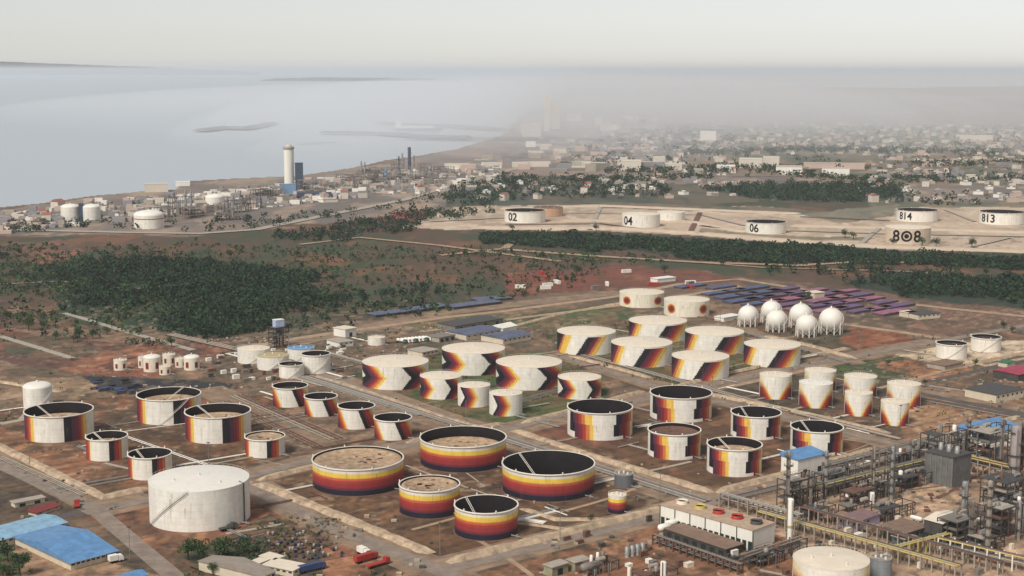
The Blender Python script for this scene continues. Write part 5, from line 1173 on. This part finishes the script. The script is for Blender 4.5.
# dwellings of the town: a few meshes, copied
def house_mesh(w, d, h, gable, wm, rm):
    b = MB(); b.box(-w/2,w/2,-d/2,d/2,0,h,0)
    if gable: b.add([(-w/2-.4,-d/2-.4,h+.02),(w/2+.4,-d/2-.4,h+.02),(w/2+.4,0,h+d*.25),(-w/2-.4,0,h+d*.25),(-w/2-.4,d/2+.4,h+.02),(w/2+.4,d/2+.4,h+.02)], [(0,1,2,3),(3,2,5,4),(0,3,4),(1,5,2)], 1)
    else:
        b.box(-w/2-.2,w/2+.2,-d/2-.2,d/2+.2,h+.01,h+.6,1); b.box(-w*.2,w*.15,-d*.2,d*.2,h+.61,h+2.8,0)
    me = bpy.data.meshes.new('house'); me.from_pydata(b.v, [], b.f); me.materials.append(wm); me.materials.append(rm); me.polygons.foreach_set('material_index', b.m); return me
HM = []
for i in range(14):
    c = walls[i % 4]; HM.append((c[0], house_mesh(random.uniform(12,26), random.uniform(10,18), random.choice([4,4,7,7,10,13]), i % 3 == 0, c[1], random.choice([GREYB, PALE2, RT, M_CONC, M_STEEL]))))
def house(px, py, lab, grp, sc=1, nm='house', cat='house'):
    c, me = random.choice(HM); P = at(px, py); o = link(nm, me, None, P, random.uniform(0, 3)); o.scale = (sc, sc, sc)
    tag(o, c+' '+lab, cat, c+' '+grp); return o
for i in range(170):
    x = 650+random.random()**.75*400; y = random.uniform(136, 178)
    if 735 < x < 870 and y > 156: continue
    house(x, y, 'flat roofed house in the hazy far town', 'houses of the far town', random.uniform(.45,.85))
# beyond about 300 the town is one mass
b = MB()
for i in range(1700):
    x = random.uniform(600,1300); y = random.uniform(124, 150) if random.random() < .6 else random.uniform(130,184)
    if 735 < x < 870 and y > 154: continue
    P = at(x, y); w_, d_ = random.uniform(8,20), random.uniform(8,16); h = random.choice([3,4,5,6,8,10]); b.box(P.x-w_/2,P.x+w_/2,P.y-d_/2,P.y+d_/2,0,h,random.randrange(5))
for i in range(260):
    x = random.uniform(430,660); y = random.uniform(118,172); P = at(x, y)
    if y < 190-(x-380)*.28: continue
    w_, d_ = random.uniform(14,50), random.uniform(10,30); h = random.choice([5,7,10,14]); b.box(P.x-w_/2,P.x+w_/2,P.y-d_/2,P.y+d_/2,0,h,random.randrange(5))
o = b.build('far_town', [PALE, PALE2, GREYB, M_CONC, M_STEEL]); o['kind'] = 'stuff'
for i in range(64): house(random.uniform(470,740), random.uniform(180,202), 'house among the green plots behind the sand terrace', 'houses behind the sand terrace', random.uniform(.4,.85))
for i in range(50): house(random.uniform(860,1024), random.uniform(180,203), 'house on the slope behind the tank numbered 814', 'houses behind tank 814', random.uniform(.4,.85))
for i in range(110):
    x = 480*random.random()**.75; y = 224-(x/480)*44+random.uniform(-10,9); house(x, y, 'low block on the industrial coast strip', 'low blocks of the coast strip', random.uniform(.4,1.0), 'works_building', 'works building')
for i in range(18): house(random.uniform(0,60), random.uniform(216,226), 'small block near the twin domed tanks', 'small blocks near the twin domed tanks', .7, 'works_building', 'works building')
blk('warehouse', 'cream block with a flat roof left of the long pale sheds', 'warehouse', 622, 641, 161.5, 171, PALE, depth=60)
blk('warehouse', 'long cream shed low in front of the cream block', 'warehouse', 642, 682, 164, 169, PALE, depth=40)
blk('warehouse', 'white tall block rising from the haze of the town', 'building', 700, 716, 132, 142, M_WHITE, depth=60)
blk('warehouse', 'small white shed left of the big cream warehouse', 'warehouse', 717, 735, 166, 171, M_WHITE, depth=40)
blk('warehouse', 'big cream warehouse farthest back among the pale sheds', 'warehouse', 739, 762, 159.5, 168, PALE, depth=60)
blk('warehouse', 'cream warehouse joined to the right of the biggest one', 'warehouse', 763, 779, 158, 166, PALE, depth=60)
blk('warehouse', 'white shed with a pale pink roof, left of two', 'warehouse', 776, 802, 167, 174.5, M_WHITE, PALE2, depth=50)
blk('warehouse', 'white shed with a pale pink roof, right of two', 'warehouse', 822, 849, 168.5, 176, M_WHITE, PALE2, depth=50)
blk('warehouse', 'long low pinkish shed behind the white sheds', 'warehouse', 804, 864, 163.5, 169, PALE2, depth=30)
blk('warehouse', 'cream long shed at the upper right of the town', 'warehouse', 960, 992, 136, 141, PALE, depth=60)
for lab, x0, x1, yt, yb in (('tall pale silo block rising out of the smoke, left', 544, 550, 97, 131), ('pale wide block at the foot of the silo in the smoke', 522, 541, 124, 137), ('pale block right of the silo in the smoke', 551, 560, 104, 129)):
    blk('silo_block', lab, 'silo', x0, x1, yt, yb, PALE, depth=60)
for k_, pl in enumerate(([(600,170),(760,166),(860,178),(1100,176),(1100,180),(860,184),(740,172),(610,175)], [(560,178),(700,176),(720,181),(580,184)], [(680,152),(820,148),(1000,152),(1000,155),(820,152),(690,156)], [(900,164),(1100,160),(1100,164),(910,168)])):
    wood(pl, 16, 4, 8, 14, 60+k_, size=.32, keep=.7)
wood([(600,132),(1100,126),(1100,186),(880,186),(700,176),(620,160)], 52, 4, 9, 14, 41, keep=.5, size=.32)
# pale sheds and stacks in the smoke near the point
for i in range(26):
    x = random.uniform(470,640); y = random.uniform(116,150)
    if y < 176-(x-430)*.5: continue
    blk('depot_block', 'pale block standing in the smoke near the point', 'building', x, x+random.uniform(4,14), y-random.uniform(2,9), y, random.choice([PALE, GREYB, M_WHITE]), group='pale blocks in the smoke near the point')
b = MB()
for i in range(1100):
    x = 500*random.random()**.8; y = 226-(x/480)*48+random.uniform(-13,8); P = at(x, y); w_, d_ = random.uniform(3,22), random.uniform(3,14); h = random.choice([1.5,2,3,4,6,9]); b.box(P.x-w_/2,P.x+w_/2,P.y-d_/2,P.y+d_/2,0,h,random.randrange(7))
o = b.build('coastal_yard_clutter', [PALE, PALE2, GREYB, M_WHITE, M_STEEL, GREYB, M_CONC]); o['kind'] = 'stuff'
# ship in the bay
P = at(418, 129); t = thing('cargo_ship', 'white cargo ship with a blue hull moored by the breakwater', 'ship', (P.x,P.y,-4), .15)
L = 170; hull = [(-L/2,-12),(L*.4,-13),(L/2,0),(L*.4,13),(-L/2,12)]
MB().prism(hull, -1, 7).build('hull', mat('ship_blue', (92,140,168), .6), t); MB().box(-L/2+4,L*.3,-10,10,7.01,14).build('deck_cargo', M_WHITE, t)
b = MB(); b.box(-L/2+8,-L/2+28,-9,9,14.01,28); b.box(-L/2+12,-L/2+18,-3,3,28,36); b.build('bridge', M_WHITE, t)
P = at(236, 128); t = thing('work_barge', 'dark barge moored at the small breakwater in the bay', 'boat', (P.x,P.y,-4), .3)
MB().prism([(-35,-8),(30,-8),(38,0),(30,8),(-35,8)], -1, 5).build('hull', M_STEELD, t); MB().box(-30,-20,-5,5,5.01,16).build('wheelhouse', M_WHITE, t)
# smoke drifting from the works at the shore; the widest volume is added far haze
def smoke(px, py_, dist, rx, ry, rz_, dens, tint=(.965,.98,1.0)):
    m = bpy.data.materials.new('smoke'); m.use_nodes = True; t = m.node_tree
    t.nodes.remove(t.nodes['Principled BSDF']); pv = t.nodes.new('ShaderNodeVolumePrincipled')
    pv.inputs['Color'].default_value = (*tint, 1); pv.inputs['Density'].default_value = dens; t.links.new(pv.outputs[0], t.nodes['Material Output'].inputs['Volume'])
    x = (px-512)/F*dist
    o = MB().lathe([(.01,0)]+[(math.cos(a), math.sin(a)) for a in np.linspace(0, PI/2*.999, 16)], 48, smooth=False, cap=False).build('smoke', m, None, (x, dist, 1.2)); o.scale = (rx, ry, rz_); o['kind'] = 'stuff'; return o
smoke(620, 0, 4600, 1400, 1500, 175, 3.6e-4)
smoke(560, 0, 6500, 1500, 2400, 190, 3.4e-4)
smoke(950, 0, 8300, 5200, 5400, 178, 2.3e-4)  # added to thicken the far haze over the whole town
smoke(500, 0, 3600, 620, 800, 90, 3.4e-4, (.95,.96,.98))
# ------------------------------------------------------------ haze
m = bpy.data.materials.new('haze'); m.use_nodes = True; t = m.node_tree
for n in list(t.nodes):
    if n.type == 'BSDF_PRINCIPLED': t.nodes.remove(n)
pv = t.nodes.new('ShaderNodeVolumePrincipled'); pv.inputs['Color'].default_value = (*HAZE_COL, 1); pv.inputs['Density'].default_value = HAZE_DENSITY
pv.inputs['Anisotropy'].default_value = 0.2
t.links.new(pv.outputs[0], t.nodes['Material Output'].inputs['Volume'])
b = MB().box(-160000, 160000, -3000, 201000, -7, HAZE_TOP); o = b.build('haze', m); o['kind'] = 'stuff'
